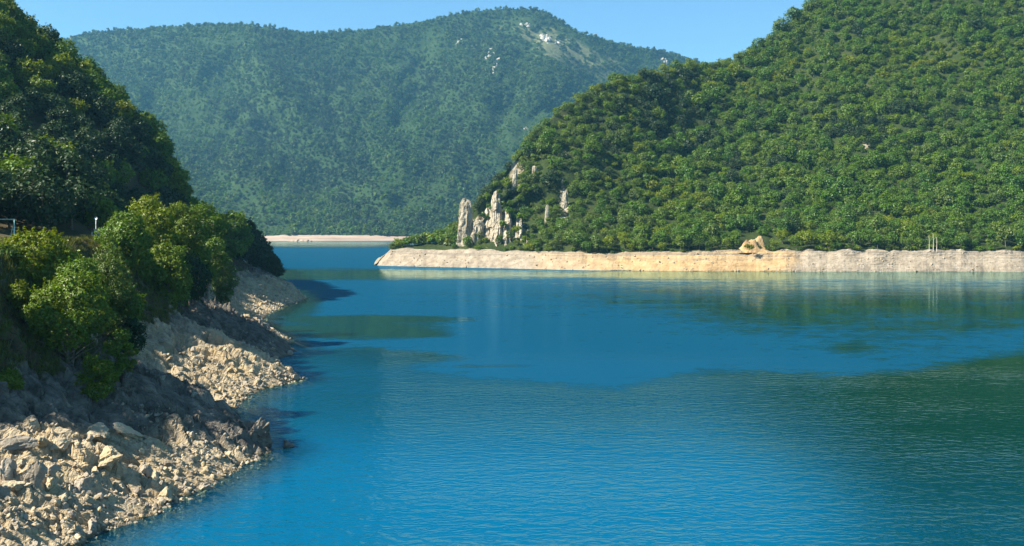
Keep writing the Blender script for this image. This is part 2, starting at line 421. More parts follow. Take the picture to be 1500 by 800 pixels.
def scatter(name, pts, rot, scl, vid, protos, label, cat, group=None):
    """One «stuff» object: copies of the given meshes on its points."""
    me = bpy.data.meshes.new(name); n = len(pts)
    me.vertices.add(n); me.vertices.foreach_set('co', np.asarray(pts, np.float32).ravel())
    a = me.attributes.new('turn', 'FLOAT_VECTOR', 'POINT'); a.data.foreach_set('vector', np.asarray(rot, np.float32).ravel())
    a = me.attributes.new('size', 'FLOAT_VECTOR', 'POINT'); a.data.foreach_set('vector', np.asarray(scl, np.float32).ravel())
    a = me.attributes.new('sort', 'INT', 'POINT'); a.data.foreach_set('value', np.asarray(vid, np.int32).ravel())
    o = bpy.data.objects.new(name, me); COL.objects.link(o)
    c = bpy.data.collections.new(name + '_kinds')
    for k, pm in enumerate(protos):
        c.objects.link(bpy.data.objects.new('%s_kind_%02d' % (name, k), pm))
    ng = bpy.data.node_groups.new(name + '_spread', 'GeometryNodeTree')
    ng.interface.new_socket('Geometry', in_out='INPUT', socket_type='NodeSocketGeometry')
    ng.interface.new_socket('Geometry', in_out='OUTPUT', socket_type='NodeSocketGeometry')
    N = ng.nodes; L = ng.links
    gi = N.new('NodeGroupInput'); go = N.new('NodeGroupOutput')
    ip = N.new('GeometryNodeInstanceOnPoints'); ci = N.new('GeometryNodeCollectionInfo')
    ci.inputs['Collection'].default_value = c; ci.inputs['Separate Children'].default_value = True; ci.inputs['Reset Children'].default_value = True
    def na(nm, typ):
        q = N.new('GeometryNodeInputNamedAttribute'); q.data_type = typ; q.inputs['Name'].default_value = nm
        return [s for s in q.outputs if s.enabled and s.name == 'Attribute'][0]
    L.new(gi.outputs[0], ip.inputs['Points']); L.new(ci.outputs[0], ip.inputs['Instance'])
    ip.inputs['Pick Instance'].default_value = True
    L.new(na('sort', 'INT'), ip.inputs['Instance Index']); L.new(na('turn', 'FLOAT_VECTOR'), ip.inputs['Rotation']); L.new(na('size', 'FLOAT_VECTOR'), ip.inputs['Scale'])
    L.new(ip.outputs[0], go.inputs[0])
    md = o.modifiers.new('spread', 'NODES'); md.node_group = ng
    tag(o, label, cat, group, 'stuff')
    return o

def sample_grid(P, spacing, seed, keep=None):
    """Evenly spread random points on a grid of points P[nu,nv,3]; returns points and their (u,v) in cells."""
    g = np.random.default_rng(seed)
    a = P[:-1, :-1]; b = P[1:, :-1]; c = P[1:, 1:]; d = P[:-1, 1:]
    area = 0.5 * np.linalg.norm(np.cross(c - a, d - b), axis=2)
    n = int(area.sum() / spacing ** 2 * 3.0)
    cdf = np.cumsum(area.ravel()); k = np.searchsorted(cdf, g.random(n) * cdf[-1]); k = np.minimum(k, area.size - 1)
    i, j = np.unravel_index(k, area.shape); u = g.random(n)[:, None]; v = g.random(n)[:, None]
    Q = a[i, j] * (1 - u) * (1 - v) + b[i, j] * u * (1 - v) + c[i, j] * u * v + d[i, j] * (1 - u) * v
    uv = np.stack([i + u[:, 0], j + v[:, 0]], 1)
    cell = spacing
    seen = {}; out = []
    K = np.floor(Q / cell).astype(int)
    for q in range(n):
        x, y, z = K[q]; ok = True
        for dx in (-1, 0, 1):
            for dy in (-1, 0, 1):
                for dz in (-1, 0, 1):
                    for o in seen.get((x + dx, y + dy, z + dz), ()):
                        e = Q[o] - Q[q]
                        if e[0] * e[0] + e[1] * e[1] + e[2] * e[2] < spacing * spacing: ok = False; break
                    if not ok: break
                if not ok: break
            if not ok: break
        if ok: seen.setdefault((x, y, z), []).append(q); out.append(q)
    return Q[out], uv[out]

def project(P):
    P = np.asarray(P); return CX + F * P[..., 0] / P[..., 1], HY - F * (P[..., 2] - CAM_H) / P[..., 1]

rng = np.random.default_rng(7)
rnd = random.Random(7)

# ================================================================== LEFT SHORE
SH = np.array([(-60, -37), (30, -37), (60, -36.5), (80.6, -34.9), (88, -32.3), (95, -30.6), (103, -28.8), (110, -28.0), (115, -27.6), (118, -28.2), (121, -30), (128, -34.2), (137, -37.2), (150, -39.2),
               (160, -39), (166, -36.6), (170, -34.9), (172, -35.6), (176, -40), (186, -45.2), (196, -45), (203, -43.8), (210, -45), (222, -48.2), (234, -51.5), (250, -59), (270, -65.5), (295, -71.5),
               (330, -74), (352, -73.2), (366, -72.8), (374, -77), (400, -88), (450, -104), (500, -118), (625, -156), (900, -240), (1300, -380)])
def shore_x(y): return np.interp(y, SH[:, 0], SH[:, 1]) + 0.7 * fbm(np.asarray(y) / 5.0, np.asarray(y) * 0 + 3.3, 3, 11)
def left_height(x, y, detail=True):
    x = np.asarray(x, float); y = np.asarray(y, float)
    d = shore_x(y) - x
    z = np.interp(d, [-60, -14, -5, 0, 4, 10, 17, 21, 25, 30, 32.5, 40], [-14, -6, -2.2, 0, 1.7, 3.9, 6.8, 9.6, 14, 21.5, 23.2, 23.4])
    hf = 0.45 * sstep(182, 258, y) + 0.55 * sstep(285, 345, y)
    bulge = 7 * fbm(x / 40, y / 40, 3, 5)
    hill = np.interp(d + bulge, [40, 44, 52, 70, 104, 150, 200, 420], [0, 3, 27, 42, 69, 96, 118, 188]) * hf + np.interp(d, [40, 420], [0, 60]) * (1 - hf)
    z = z + np.where(d > 39, hill, 0)
    ribs = 2.4 * np.exp(-((y - 119) / 6.5) ** 2) - 1.3 * np.exp(-((y - 142) / 8) ** 2) + 1.1 * np.exp(-((y - 170.5) / 3.5) ** 2) - 0.6 * np.exp(-((y - 183) / 5) ** 2) + 2.4 * np.exp(-((y - 206) / 11) ** 2) - 1.2 * np.exp(-((y - 290) / 30) ** 2) + 3 * np.exp(-((y - 372) / 22) ** 2)
    z = z + ribs * sstep(0, 6, d) * (1 - sstep(16, 28, d))
    if detail:
        w = sstep(-3, 3, d) * (1 - sstep(20, 30, d)) + 0.25 * (1 - sstep(-8, -1, d))
        rib = ridged(x * 0.035 + y * 0.01, y * 0.16, 3, 21)
        blk = ridged(x * 0.16 - y * 0.05, y * 0.42, 4, 31)
        fine = ridged(x * 0.55, y * 0.9, 3, 41)
        big = 0.3 + 0.7 * sstep(1, 9, d)
        wx = x + 1.2 * fbm(x / 3, y / 3, 3, 52); wy = y + 1.2 * fbm(x / 3 + 9, y / 3, 3, 53)
        rock = sstep(-0.25, 0.25, fbm(x / 9, y / 5, 3, 54) + 0.15)
        z = z + w * big * (1.2 * rib + 0.55 * blk) + w * (0.35 + 0.65 * rock) * (0.95 * big * blocks(wx * 0.085 + wy * .03, wy * 0.27, 57) + 0.42 * big * blocks(wx * 0.24 + wy * .05, wy * 0.46, 55) + 0.24 * blocks(wx * 0.7, wy * 1.05 + wx * .2, 56))
        led = y * 0.27 + x * 0.045 + 0.9 * fbm(x / 11, y / 7, 3, 58); led2 = y * 0.8 + x * 0.16 + 0.8 * fbm(x / 5, y / 3, 3, 59)
        z = z + w * big * sstep(40, 70, y) * (1.15 * (led - np.floor(led) - 0.5) * (0.4 + 0.6 * sstep(-.3, .3, fbm(x / 8, y / 4, 2, 60))) + 0.34 * (led2 - np.floor(led2) - 0.5)) + w * 0.13 * fine + w * 0.16 * fbm(x * 1.4, y * 1.4, 3, 51)
        z = z + sstep(20, 26, d) * (1 - sstep(29, 31.5, d)) * 0.9 * fbm(x / 3, y / 3, 3, 61)
        z = z + sstep(42, 60, d) * hf * (4 * fbm(x / 22, y / 22, 3, 71))
    return z
def ground_hit(px, py, y0=55, y1=640):
    Y = np.arange(y0, y1, 0.4); x = world_x(px, Y); zr = world_z(py, Y); zt = left_height(x, Y)
    k = np.argmax(zt >= zr)
    return (float(x[k]), float(Y[k]), float(zt[k]))

ys = [-60.0, -30, 0, 20, 35, 48, 56, 62]
while ys[-1] < 1250: ys.append(ys[-1] + max(0.19, ys[-1] * 0.0024))
ys = np.array(ys)
ds = [-60, -40, -25, -15, -10]
while ds[-1] < 34: ds.append(ds[-1] + (0.5 if ds[-1] < -1.5 else 0.19))
while ds[-1] < 700: ds.append(ds[-1] * 1.045)
ds = np.array(ds)
YY, DD = np.meshgrid(ys, ds, indexing='ij')
XX = shore_x(YY) - DD
ZZ = left_height(XX, YY)
me = mesh_from('shore', np.stack([XX, YY, ZZ], 2).reshape(-1, 3), grid_faces(len(ys), len(ds))[:, ::-1], False)
add_attr(me, 'veg', sstep(18, 25, DD + 3.5 * fbm(XX / 6, YY / 6, 3, 81)) - 0.55 * sstep(0.2, 0.6, fbm(XX / 5, YY / 5, 3, 82)))
add_attr(me, 'alt', ZZ)
add_attr(me, 'rib', np.clip(np.exp(-((YY - 120) / (9 + 0.75 * np.clip(DD, 0, 25))) ** 4) + np.exp(-((YY - 208) / 17) ** 4) + np.exp(-((YY - 392) / 28) ** 4) + (0.5 - 0.3 * np.exp(-((YY - 153) / 16) ** 4)) * sstep(9, 17, DD), 0, 1))  # where rock is darkened to paint shade on ribs and upper slope
add_attr(me, 'asphalt', sstep(32.5, 33.0, DD) * (1 - sstep(38.5, 39.0, DD)))
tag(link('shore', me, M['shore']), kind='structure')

# ================================================================== RIGHT HILL
BASE = np.array([(520, 388.0), (548, 388.2), (556, 389.2), (700, 392.5), (850, 395.8), (1000, 397.2), (1200, 398.0), (1500, 398.2), (2300, 400)])
BTOP = np.array([(520, 394), (550, 392), (558, 378), (572, 365.5), (600, 364), (680, 365.5), (780, 367.5), (900, 370), (1000, 369), (1080, 366.5), (1300, 366), (1500, 367), (2300, 368)])
RIDGE = np.array([(520, 400), (558, 384), (575, 362), (640, 356), (668, 340), (690, 318), (712, 290), (735, 258), (770, 218), (800, 180), (830, 156), (870, 134), (900, 120), (940, 113), (1000, 102), (1060, 95), (1090, 86), (1120, 64), (1180, 13), (1250, -45), (1350, -115), (1500, -185), (1800, -260), (2300, -300)])
RDEP = np.array([(520, 705), (640, 700), (700, 690), (735, 715), (800, 755), (900, 815), (1000, 880), (1100, 930), (1180, 985), (1350, 1070), (1500, 1110), (2300, 1150)])
us = np.arange(524, 2300, 4.0)
yb = shore_y(np.interp(us, BASE[:, 0], BASE[:, 1])) + 2.0 * fbm(us / 40, us * 0, 4, 91)
pt = np.interp(us, BTOP[:, 0], BTOP[:, 1]) + 3.0 * fbm(us / 18, us * 0 + 5, 5, 92)
pr = np.interp(us, RIDGE[:, 0], RIDGE[:, 1]) + 2.0 * fbm(us / 25, us * 0 + 8, 3, 93); yr = np.interp(us, RDEP[:, 0], RDEP[:, 1])
yt = yb + 13.0
zt = world_z(pt, yt)
# the bare bank: from under the water up to the tree line
rows = []
vb = np.concatenate([[-0.9, -0.4], np.linspace(0, 1, 26)])
for v in vb:
    z = np.where(v < 0, v * 9.0, zt * v); y = yb + 13.0 * np.where(v < 0, v * 0.9, v ** 1.25)
    rough = (0.2 + 0.8 * np.clip(v, 0, 1)) * (1 if v > 0 else 0.2)
    xw = world_x(us, y)
    y = y + rough * (1.8 * ridged(xw / 22, z / 9, 5, 95) + 0.7 * fbm(xw / 4, z / 2.5, 4, 96) + 0.7 * np.round(z / 1.6 + 0.6 * fbm(xw / 20, z * 0, 3, 97)) * 1.0 - 0.44 * z)
    rows.append(np.stack([world_x(us, y), y, z], 1))
top_row = rows[-1]
P = np.stack(rows, 1)
tag(link('bank', mesh_from('bank', P.reshape(-1, 3), grid_faces(len(us), len(vb)), False), M['bank']), kind='structure')
# the forested slope, then its back side
vs = np.concatenate([np.linspace(0, 1, 90), np.linspace(1.04, 1.6, 14)])
rows = []
yt2 = top_row[:, 1]; pt2 = HY - F * (top_row[:, 2] - CAM_H) / top_row[:, 1]
prc = np.minimum(pr, pt2 - 0.5)
for v in vs:
    if v <= 1:
        bend = v ** 0.92
        py = pt2 + (prc - pt2) * v; y = yt2 + (yr - yt2) * bend
        amp = np.sin(math.pi * min(1, v)) * np.clip((pt2 - prc) / 120, 0, 1)
        xw = world_x(us, y)
        y = y + amp * (20 * ridged(xw / 110 + 0.3, v * 1.6, 3, 101) + 9 * fbm(xw / 45, v * 5, 3, 102))
        z = world_z(py, y)
    else:
        y = yr + (v - 1) * 420; z = world_z(prc, yr) * np.clip(1 - ((v - 1) / 0.55) ** 1.5, -0.1, 1) - 2 * (v - 1)
    rows.append(np.stack([world_x(us, y), y, z], 1))
rows[0] = top_row
HP = np.stack(rows, 1)
me = mesh_from('hillside', HP.reshape(-1, 3), grid_faces(len(us), len(vs)), True)
cpx, cpy = project(HP)
cliff = np.exp(-(((cpx - 728) / 44) ** 2 + ((cpy - 330) / 22) ** 2)) + np.exp(-(((cpx - 757) / 14) ** 2 + ((cpy - 258) / 22) ** 2)) + np.exp(-(((cpx - 826) / 7) ** 2 + ((cpy - 300) / 42) ** 2)) + np.exp(-(((cpx - 1266) / 9) ** 2 + ((cpy - 213) / 6) ** 2))
cliff = cliff + 1.2 * (1 - sstep(568, 580, cpx))
add_attr(me, 'cliff', np.clip(cliff, 0, 1))
tag(link('hillside', me, M['hill']), kind='structure')

# ================================================================== FAR MOUNTAIN
MR = np.array([(-1400, 150), (-500, 110), (-100, 84), (60, 64), (95, 55), (120, 48), (150, 44), (200, 41), (280, 35), (350, 34), (400, 39), (460, 48), (540, 42), (620, 29), (690, 15), (740, 11), (790, 12), (812, 24), (850, 46), (890, 58), (930, 67), (990, 77), (1030, 92), (1200, 130), (1700, 150), (2600, 170)])
MD = np.array([(-1400, 3900), (100, 3700), (400, 3500), (740, 3750), (860, 3700), (1000, 4100), (1200, 4300), (2600, 4300)])
um = np.arange(-1400, 2600, 9.0)
prm = np.interp(um, MR[:, 0], MR[:, 1]) + 2.2; yrm = np.interp(um, MD[:, 0], MD[:, 1])
ybm = 2110 + 30 * fbm(um / 200, um * 0, 3, 111)
pbm = HY - F * (11.0 - CAM_H) / ybm
vm = np.concatenate([np.linspace(0, 1, 130), np.linspace(1.05, 1.7, 10)])
rows = []; VM = []
for v in vm:
    if v <= 1:
        py = pbm + (prm - pbm) * v; y = ybm + (yrm - ybm) * v ** 0.9
        a = math.sin(math.pi * v) ** 0.8
        xw = world_x(um, y)
        y = y + a * (120 * ridged(um / 170.0 + v * 1.8, v * 1.3 - um / 420.0, 3, 121) + 85 * ridged(um / 75.0 - v * 2.2, v * 2.4 + um / 160.0, 3, 122) + 45 * fbm(um / 22.0, v * 9, 3, 123))
        z = world_z(py, y)
    else:
        y = yrm + (v - 1) * 2600; z = world_z(prm, yrm) * np.clip(1 - ((v - 1) / 0.66) ** 1.3, -0.02, 1)
    rows.append(np.stack([world_x(um, y), y, z], 1))
MP = np.stack(rows, 1)
mpx, mpy = project(MP)
bare = np.exp(-(((mpx - 815) / 85) ** 2 + ((mpy - 62 - 0.35 * (mpx - 800)) / 26) ** 2)) * 0.7 + np.exp(-(((mpx - 880) / 60) ** 2 + ((mpy - 120) / 35) ** 2)) * 0.35
bare += np.exp(-(((mpx - 985) / 30) ** 2 + ((mpy - 92) / 12) ** 2)) * 0.6
bare *= sstep(6, 14, mpy - np.interp(mpx, MR[:, 0], MR[:, 1]))
me = mesh_from('mountain', MP.reshape(-1, 3), grid_faces(len(um), len(vm)), True)
add_attr(me, 'bare', bare)
tag(link('mountain', me, M['mountain']), kind='structure')
# pale beach at the foot of the mountain
rows = []
for v in np.linspace(-0.3, 1, 8):
    y = (2083 + 6 * fbm(um / 60, um * 0 + 4, 4, 131)) + v * (ybm - 2083) ; z = v * (11.0 + 1.5 * fbm(um / 30, um * 0 + 9, 3, 132)) + (0.4 if v == 1 else 0)
    rows.append(np.stack([world_x(um, y), y, z + 0 * um], 1))
tag(link('beach', mesh_from('beach', np.stack(rows, 1).reshape(-1, 3), grid_faces(len(um), 8), True), M['sand']), kind='structure')
# low sandbar standing out of the water in front of it
sb = []
for i in range(41):
    for j in range(9):
        a = i / 40 * 2 - 1; b = j / 8 * 2 - 1
        e = max(0, 1 - a * a) ** 0.6
        X = world_x(440, 2010) + a * 27 + 2 * math.sin(i * 1.3); Yv = 2012 + b * 16 * e
        sb.append((X, Yv, -0.6 + (3.6 + 0.8 * math.sin(i * 0.9)) * e * (1 - b * b)))
tag(link('sandbar', mesh_from('sandbar', sb, grid_faces(41, 9), True), M['sand']), kind='structure')

# ================================================================== WATER
yw = [-300.0, -150, -60, 0, 30, 50]
while yw[-1] < 2300: yw.append(yw[-1] + max(0.9, yw[-1] * 0.011))
yw = np.array(yw)
pw = np.concatenate([np.arange(-4000, -300, 200), np.arange(-300, 1800, 6), np.arange(1800, 6000, 200)]).astype(float)
YW, PW = np.meshgrid(yw, pw, indexing='ij')
XW = (PW - CX) / F * np.maximum(YW, 60)
PYW = HY + CAM_H * F / np.maximum(YW, 40)
B = np.interp(PW, [300, 430, 560, 610, 700, 900, 1000, 1060, 1250, 1370, 1450, 1500, 1800], [512, 512, 515, 546, 560, 569, 552, 545, 551, 540, 526, 520, 500])
ruffle = 1 - sstep(-16, 12, PYW - B)
def patch(cx, cy, rx, ry, s):
    global ruffle
    ruffle = ruffle * (1 - s * (1 - sstep(0.35, 1.35, np.sqrt(((PW - cx) / rx) ** 2 + ((PYW - cy) / ry) ** 2))))
for q in ((545, 468, 150, 7, .95), (520, 482, 150, 16, .95), (600, 489, 70, 6, .9), (470, 402, 260, 10, .8), (700, 402, 160, 7, .6), (1280, 425, 560, 60, .55), (1300, 402, 420, 8, .75), (1000, 402, 180, 6, .8), (1248, 511, 40, 13, .35),
          (480, 358, 200, 6, .7), (430, 445, 45, 26, .9), (540, 525, 140, 14, .9), (720, 536, 90, 3, .7), (1320, 470, 300, 60, .35)):
    patch(*q)
chop = 0.02 + (0.34 * sstep(500, 560, PYW + 22 * sstep(700, 400, PW)) + 0.42 * sstep(560, 740, PYW)) * (1 - 0.72 * sstep(960, 1330, PW - 0.35 * (PYW - 560)) * (1 - 0.22 * sstep(640, 800, PYW)))
chop = chop * (1 - 0.6 * sstep(400, 560, PW) * 0) * sstep(30, 60, YW) + 0.0
dist = shore_x(YW)
depth = np.where(XW < dist + 40, -left_height(XW, YW, False), 20.0)
depth = np.clip(depth, 0, 20)
me = mesh_from('water', np.stack([XW, YW, 0 * XW], 2).reshape(-1, 3), grid_faces(len(yw), len(pw)), True)
me.flip_normals()
add_attr(me, 'ruffle', ruffle); add_attr(me, 'chop', chop); add_attr(me, 'depth', depth)
tag(link('water', me, M['water']), kind='structure')
# bed of the lake and the land round it, one sheet out to the horizon
gs = mesh_from('ground', [(-6500, -2500, -15), (6500, -2500, -15), (6500, 7500, -15), (-6500, 7500, -15)], [(0, 1, 2, 3)])
tag(link('ground', gs, M['hill']), kind='structure')

# ================================================================== TREES
TRUNK_SMALL = trunk_mesh('forest_trunk', 3, 12, 0.22, 3, 8, M['bark'], 3, 1, 5)
HILL_CROWNS = {}
def hill_set(key, mat, n, seed, leaves=1100, leaf=0.95):
    out = []
    for k in range(n):
        g = random.Random(seed + k)
        out.append(crown_mesh('%s_crown' % key, seed + k, g.uniform(11, 13.5), g.uniform(10, 13), g.randint(13, 20), leaves, leaf, 2.2, mat, .5))
    return out
C_hill = hill_set('hill_tree', M['leaf_hill'], 5, 100)
C_green = hill_set('green_tree', M['leaf_green'], 4, 200)
C_dark = hill_set('dark_tree', M['leaf_dark'], 3, 300)
C_bright = hill_set('bright_tree', M['leaf_bright'], 2, 400)
C_olive = hill_set('olive_tree', M['leaf_olive'], 2, 450)
SHRUBS = [crown_mesh('shrub_crown', 500 + k, 3.2, 4.2, 9, 420, 0.6, 0.2, M[m]) for k, m in enumerate(('leaf_green', 'leaf_olive', 'leaf_bright', 'leaf_hill'))]
ALL = C_hill + C_green + C_dark + C_bright + C_olive
IDX = {}
k0 = 0
for nm, c in (('hill', C_hill), ('green', C_green), ('dark', C_dark), ('bright', C_bright), ('olive', C_olive)):
    IDX[nm] = list(range(k0, k0 + len(c))); k0 += len(c)

def species(x, y, z, px, py):
    n = 1.35 * float(fbm(x / 95, z / 55, 3, 141)) + 0.30 * rnd.uniform(-1, 1)
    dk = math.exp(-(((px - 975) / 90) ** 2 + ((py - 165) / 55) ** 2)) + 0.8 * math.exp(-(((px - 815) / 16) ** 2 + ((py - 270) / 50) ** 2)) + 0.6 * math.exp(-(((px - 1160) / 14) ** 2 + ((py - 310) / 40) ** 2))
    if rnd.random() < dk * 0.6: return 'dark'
    if n > 0.42: return 'bright' if rnd.random() < 0.45 else 'green'
    if n < -0.42: return 'dark' if rnd.random() < 0.5 else 'green'
    if px < 960 and rnd.random() < 0.4: return 'olive'
    return rnd.choice(('hill', 'hill', 'hill', 'green', 'olive'))

hp, huv = sample_grid(HP, 5.1, 1)
hpx, hpy = project(hp)
bare_hill = np.exp(-(((hpx - 826) / 7) ** 2 + ((hpy - 300) / 42) ** 2)) + 0.8 * np.exp(-(((hpx - 730) / 40) ** 2 + ((hpy - 342) / 26) ** 2)) + np.exp(-(((hpx - 1266) / 7) ** 2 + ((hpy - 213) / 5) ** 2)) + 0.9 * np.exp(-(((hpx - 757) / 12) ** 2 + ((hpy - 258) / 22) ** 2))
bare_hill += 1.5 * np.exp(-(((hpx - 1112) / 30) ** 2 + ((hpy - 356) / 12) ** 2))
ok = (rng.random(len(hp)) > bare_hill * 1.3) & (hpx > 655)
hp = hp[ok]; hpx = hpx[ok]; hpy = hpy[ok]
order = np.argsort(hp[:, 1]); hp, hpx, hpy = hp[order], hpx[order], hpy[order]
N_NEAR = 165
inview = (hpx < 1500) & (hpx > 775) & (hpy > 300)
near_ids = np.flatnonzero(inview)[:N_NEAR]
rest = np.setdiff1d(np.arange(len(hp)), near_ids)

def small_tree(p, sp, s, sq=1.0):
    words = {'hill': 'mid green', 'green': 'deep green', 'dark': 'very dark green', 'bright': 'yellow-green', 'olive': 'olive green'}
    e = empty('forest_tree', (p[0], p[1], p[2] - 0.3), rnd.uniform(0, 6.28), (s, s, s * sq))
    tag(e, words[sp] + ' tree in the front rows above the bare bank of the right hillside', 'tree', words[sp] + ' trees in the front rows of the right hillside')
    link('trunk', TRUNK_SMALL, None, e)
    link('crown', ALL[rnd.choice(IDX[sp])], None, e)
    return e
for i in near_ids:
    sp = species(*hp[i], hpx[i], hpy[i])
    small_tree(hp[i], sp, 0.52 + 0.6 * rnd.random() ** 1.6)
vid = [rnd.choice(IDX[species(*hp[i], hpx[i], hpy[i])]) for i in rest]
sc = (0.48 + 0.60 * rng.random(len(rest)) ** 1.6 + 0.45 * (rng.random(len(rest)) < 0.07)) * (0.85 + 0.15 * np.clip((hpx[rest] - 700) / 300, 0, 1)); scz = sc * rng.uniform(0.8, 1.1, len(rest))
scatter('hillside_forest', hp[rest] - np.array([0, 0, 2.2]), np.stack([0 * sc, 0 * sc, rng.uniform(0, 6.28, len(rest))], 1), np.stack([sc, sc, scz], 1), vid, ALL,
        'dense green broadleaf forest covering the steep right hillside', 'forest')

# shrubs on the flat rock shelf of the headland and between its pillars
k = 0
for px, py, Y, s in [(697, 363, 0, 1.2), (706, 364, 0, 1.0), (714, 363, 0, .9), (741, 364, 0, 1.0), (751, 363, 0, 1.3), (762, 364, 0, 1.2), (770, 362, 0, 1.6), (777, 363, 0, 1.7), (784, 362, 0, 2.0), (574, 365, 703, .7), (582, 364, 706, 1.0), (592, 364, 704, 1.0), (603, 364, 706, 1.1), (614, 364, 705, 1.2), (625, 364, 706, 1.2), (636, 364, 704, 1.3), (646, 363, 700, 1.4), (578, 364, 702, .8), (586, 364, 700, 1.0), (597, 364, 700, 1.1), (608, 364, 700, 1.25), (619, 364, 701, 1.15), (630, 364, 700, 1.3), (641, 363, 698, 1.5), (650, 362, 690, 1.9), (659, 362, 686, 2.2), (667, 361, 684, 2.3), (664, 355, 690, 2.1),
                     (697, 330, 676, 2.0), (703, 345, 668, 1.8), (712, 352, 662, 1.5), (709, 318, 682, 2.2), (736, 330, 672, 2.0), (746, 345, 660, 1.9), (756, 338, 664, 2.1), (744, 310, 684, 2.2), (762, 320, 676, 2.2), (733, 350, 655, 1.6), (768, 352, 652, 1.9), (779, 356, 648, 1.6), (728, 300, 688, 2.0), (750, 290, 690, 2.2), (757, 355, 650, 1.3), (718, 305, 690, 2.1), (735, 280, 700, 2.1), (762, 262, 712, 1.9), (745, 262, 708, 1.7)]:
    Y = Y or 660.0
    x = world_x(px, Y)
    iu = min(len(us) - 2, max(0, int((px - us[0]) / 4)))
    colp = HP[iu]; z = float(np.interp(Y, np.maximum.accumulate(colp[:90, 1]), colp[:90, 2]))
    s = s * (1.8 if px < 650 else 1.3 if px < 660 else 0.9)
    if px > 690 and py > 296:
        Y = 0; Y = float(np.interp(px, us, top_row[:, 1])) + 1.0 + 20 * min(1, max(0, (364 - py) / 60)); x = world_x(px, Y); z = world_z(py + 3, Y); s *= 0.8
    e = empty('shrub', (x, Y, z - 0.3), rnd.uniform(0, 6), (s * 1.15, s * 1.15, s))
    where = 'flat top of the pale rock headland' if px < 645 else ('slope left of the tall white rock pillar' if px < 675 else 'ledges among the white rock pillars')
    tag(e, 'rounded green shrub growing on the ' + where, 'shrub', 'shrubs on the ' + where)
    link('foliage', SHRUBS[k % 4], None, e); k += 1
# low scrub along the top edge of the bank
for q in range(46):
    iu = rnd.randrange(70, 244); p = top_row[iu]; s = rnd.uniform(.5, 1.1)
    e = empty('shrub', (p[0], p[1] + 1.0, p[2] - 0.3), rnd.uniform(0, 6), (s * 1.4, s * 1.4, s))
    tag(e, 'small low shrub overhanging the top edge of the bare rock bank', 'shrub', 'shrubs on the top edge of the rock bank'); link('foliage', SHRUBS[q % 4], None, e)

# far mountain woods
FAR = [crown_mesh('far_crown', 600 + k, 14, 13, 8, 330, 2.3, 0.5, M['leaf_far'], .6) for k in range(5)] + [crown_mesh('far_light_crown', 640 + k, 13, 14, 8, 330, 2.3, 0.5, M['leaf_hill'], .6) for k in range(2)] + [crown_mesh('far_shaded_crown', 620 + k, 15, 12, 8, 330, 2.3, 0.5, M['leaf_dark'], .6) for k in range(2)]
sub = MP[100:340, :134]
fp, fuv = sample_grid(sub, 9.6, 2)
fx, fy = project(fp)
fb = np.exp(-(((fx - 815) / 85) ** 2 + ((fy - 62 - 0.35 * (fx - 800)) / 26) ** 2)) * sstep(8, 16, fy - np.interp(fx, MR[:, 0], MR[:, 1]))
clear = fbm(fp[:, 0] / 160, fp[:, 2] / 110, 4, 151)
keep = rng.random(len(fp)) > np.clip(fb * 0.8 * (0.6 + 0.9 * sstep(-0.2, 0.3, fbm(fp[:, 0] / 45, fp[:, 2] / 45, 3, 153))) + 0.25 * sstep(0.3, 0.55, clear), 0, 0.96)
fp, fx, fy, clear = fp[keep], fx[keep], fy[keep], clear[keep]
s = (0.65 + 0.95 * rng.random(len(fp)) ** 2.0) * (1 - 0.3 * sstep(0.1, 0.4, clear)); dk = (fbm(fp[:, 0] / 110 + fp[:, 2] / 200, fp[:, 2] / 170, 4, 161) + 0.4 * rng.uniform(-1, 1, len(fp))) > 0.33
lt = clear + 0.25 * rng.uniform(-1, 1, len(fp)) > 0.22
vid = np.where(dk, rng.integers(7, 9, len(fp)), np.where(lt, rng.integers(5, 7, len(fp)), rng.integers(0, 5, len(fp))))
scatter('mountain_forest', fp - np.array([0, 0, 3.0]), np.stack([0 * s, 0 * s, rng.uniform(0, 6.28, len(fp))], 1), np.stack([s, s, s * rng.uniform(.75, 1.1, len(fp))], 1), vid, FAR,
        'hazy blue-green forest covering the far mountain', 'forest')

# ------------------------------------------------------------------ left hill trees
LH_c = [crown_mesh('hill_crown', 700 + k, 13, 12, 20, 2600, 0.8, 2.0, M[m]) for k, m in enumerate(('leaf_green', 'leaf_bright', 'leaf_green', 'leaf_olive', 'leaf_bright', 'leaf_dark'))]
LH_t = trunk_mesh('hill_trunk', 9, 13, 0.3, 3, 9, M['bark'], 5, 1, 6)
yl = np.arange(166, 620, 3.0); dl = np.arange(41, 190, 2.0)
Yg, Dg = np.meshgrid(yl, dl, indexing='ij'); Xg = shore_x(Yg) - Dg
LP = np.stack([Xg, Yg, left_height(Xg, Yg)], 2)
lp, _ = sample_grid(LP, 6.4, 3)
lx, ly = project(lp)
vis = (lx > -60) & (lx < 300) & (ly > -80)
cand = np.flatnonzero(vis)
cand = cand[np.argsort(lp[cand, 1])]
N_LEFT = 108
inframe = cand[(lx[cand] > -15) & (ly[cand] > -20)]
ind = inframe[:N_LEFT]
others = np.setdiff1d(np.arange(len(lp)), ind)
lwords = ['deep green', 'yellow-green', 'deep green', 'olive green', 'yellow-green', 'very dark green']
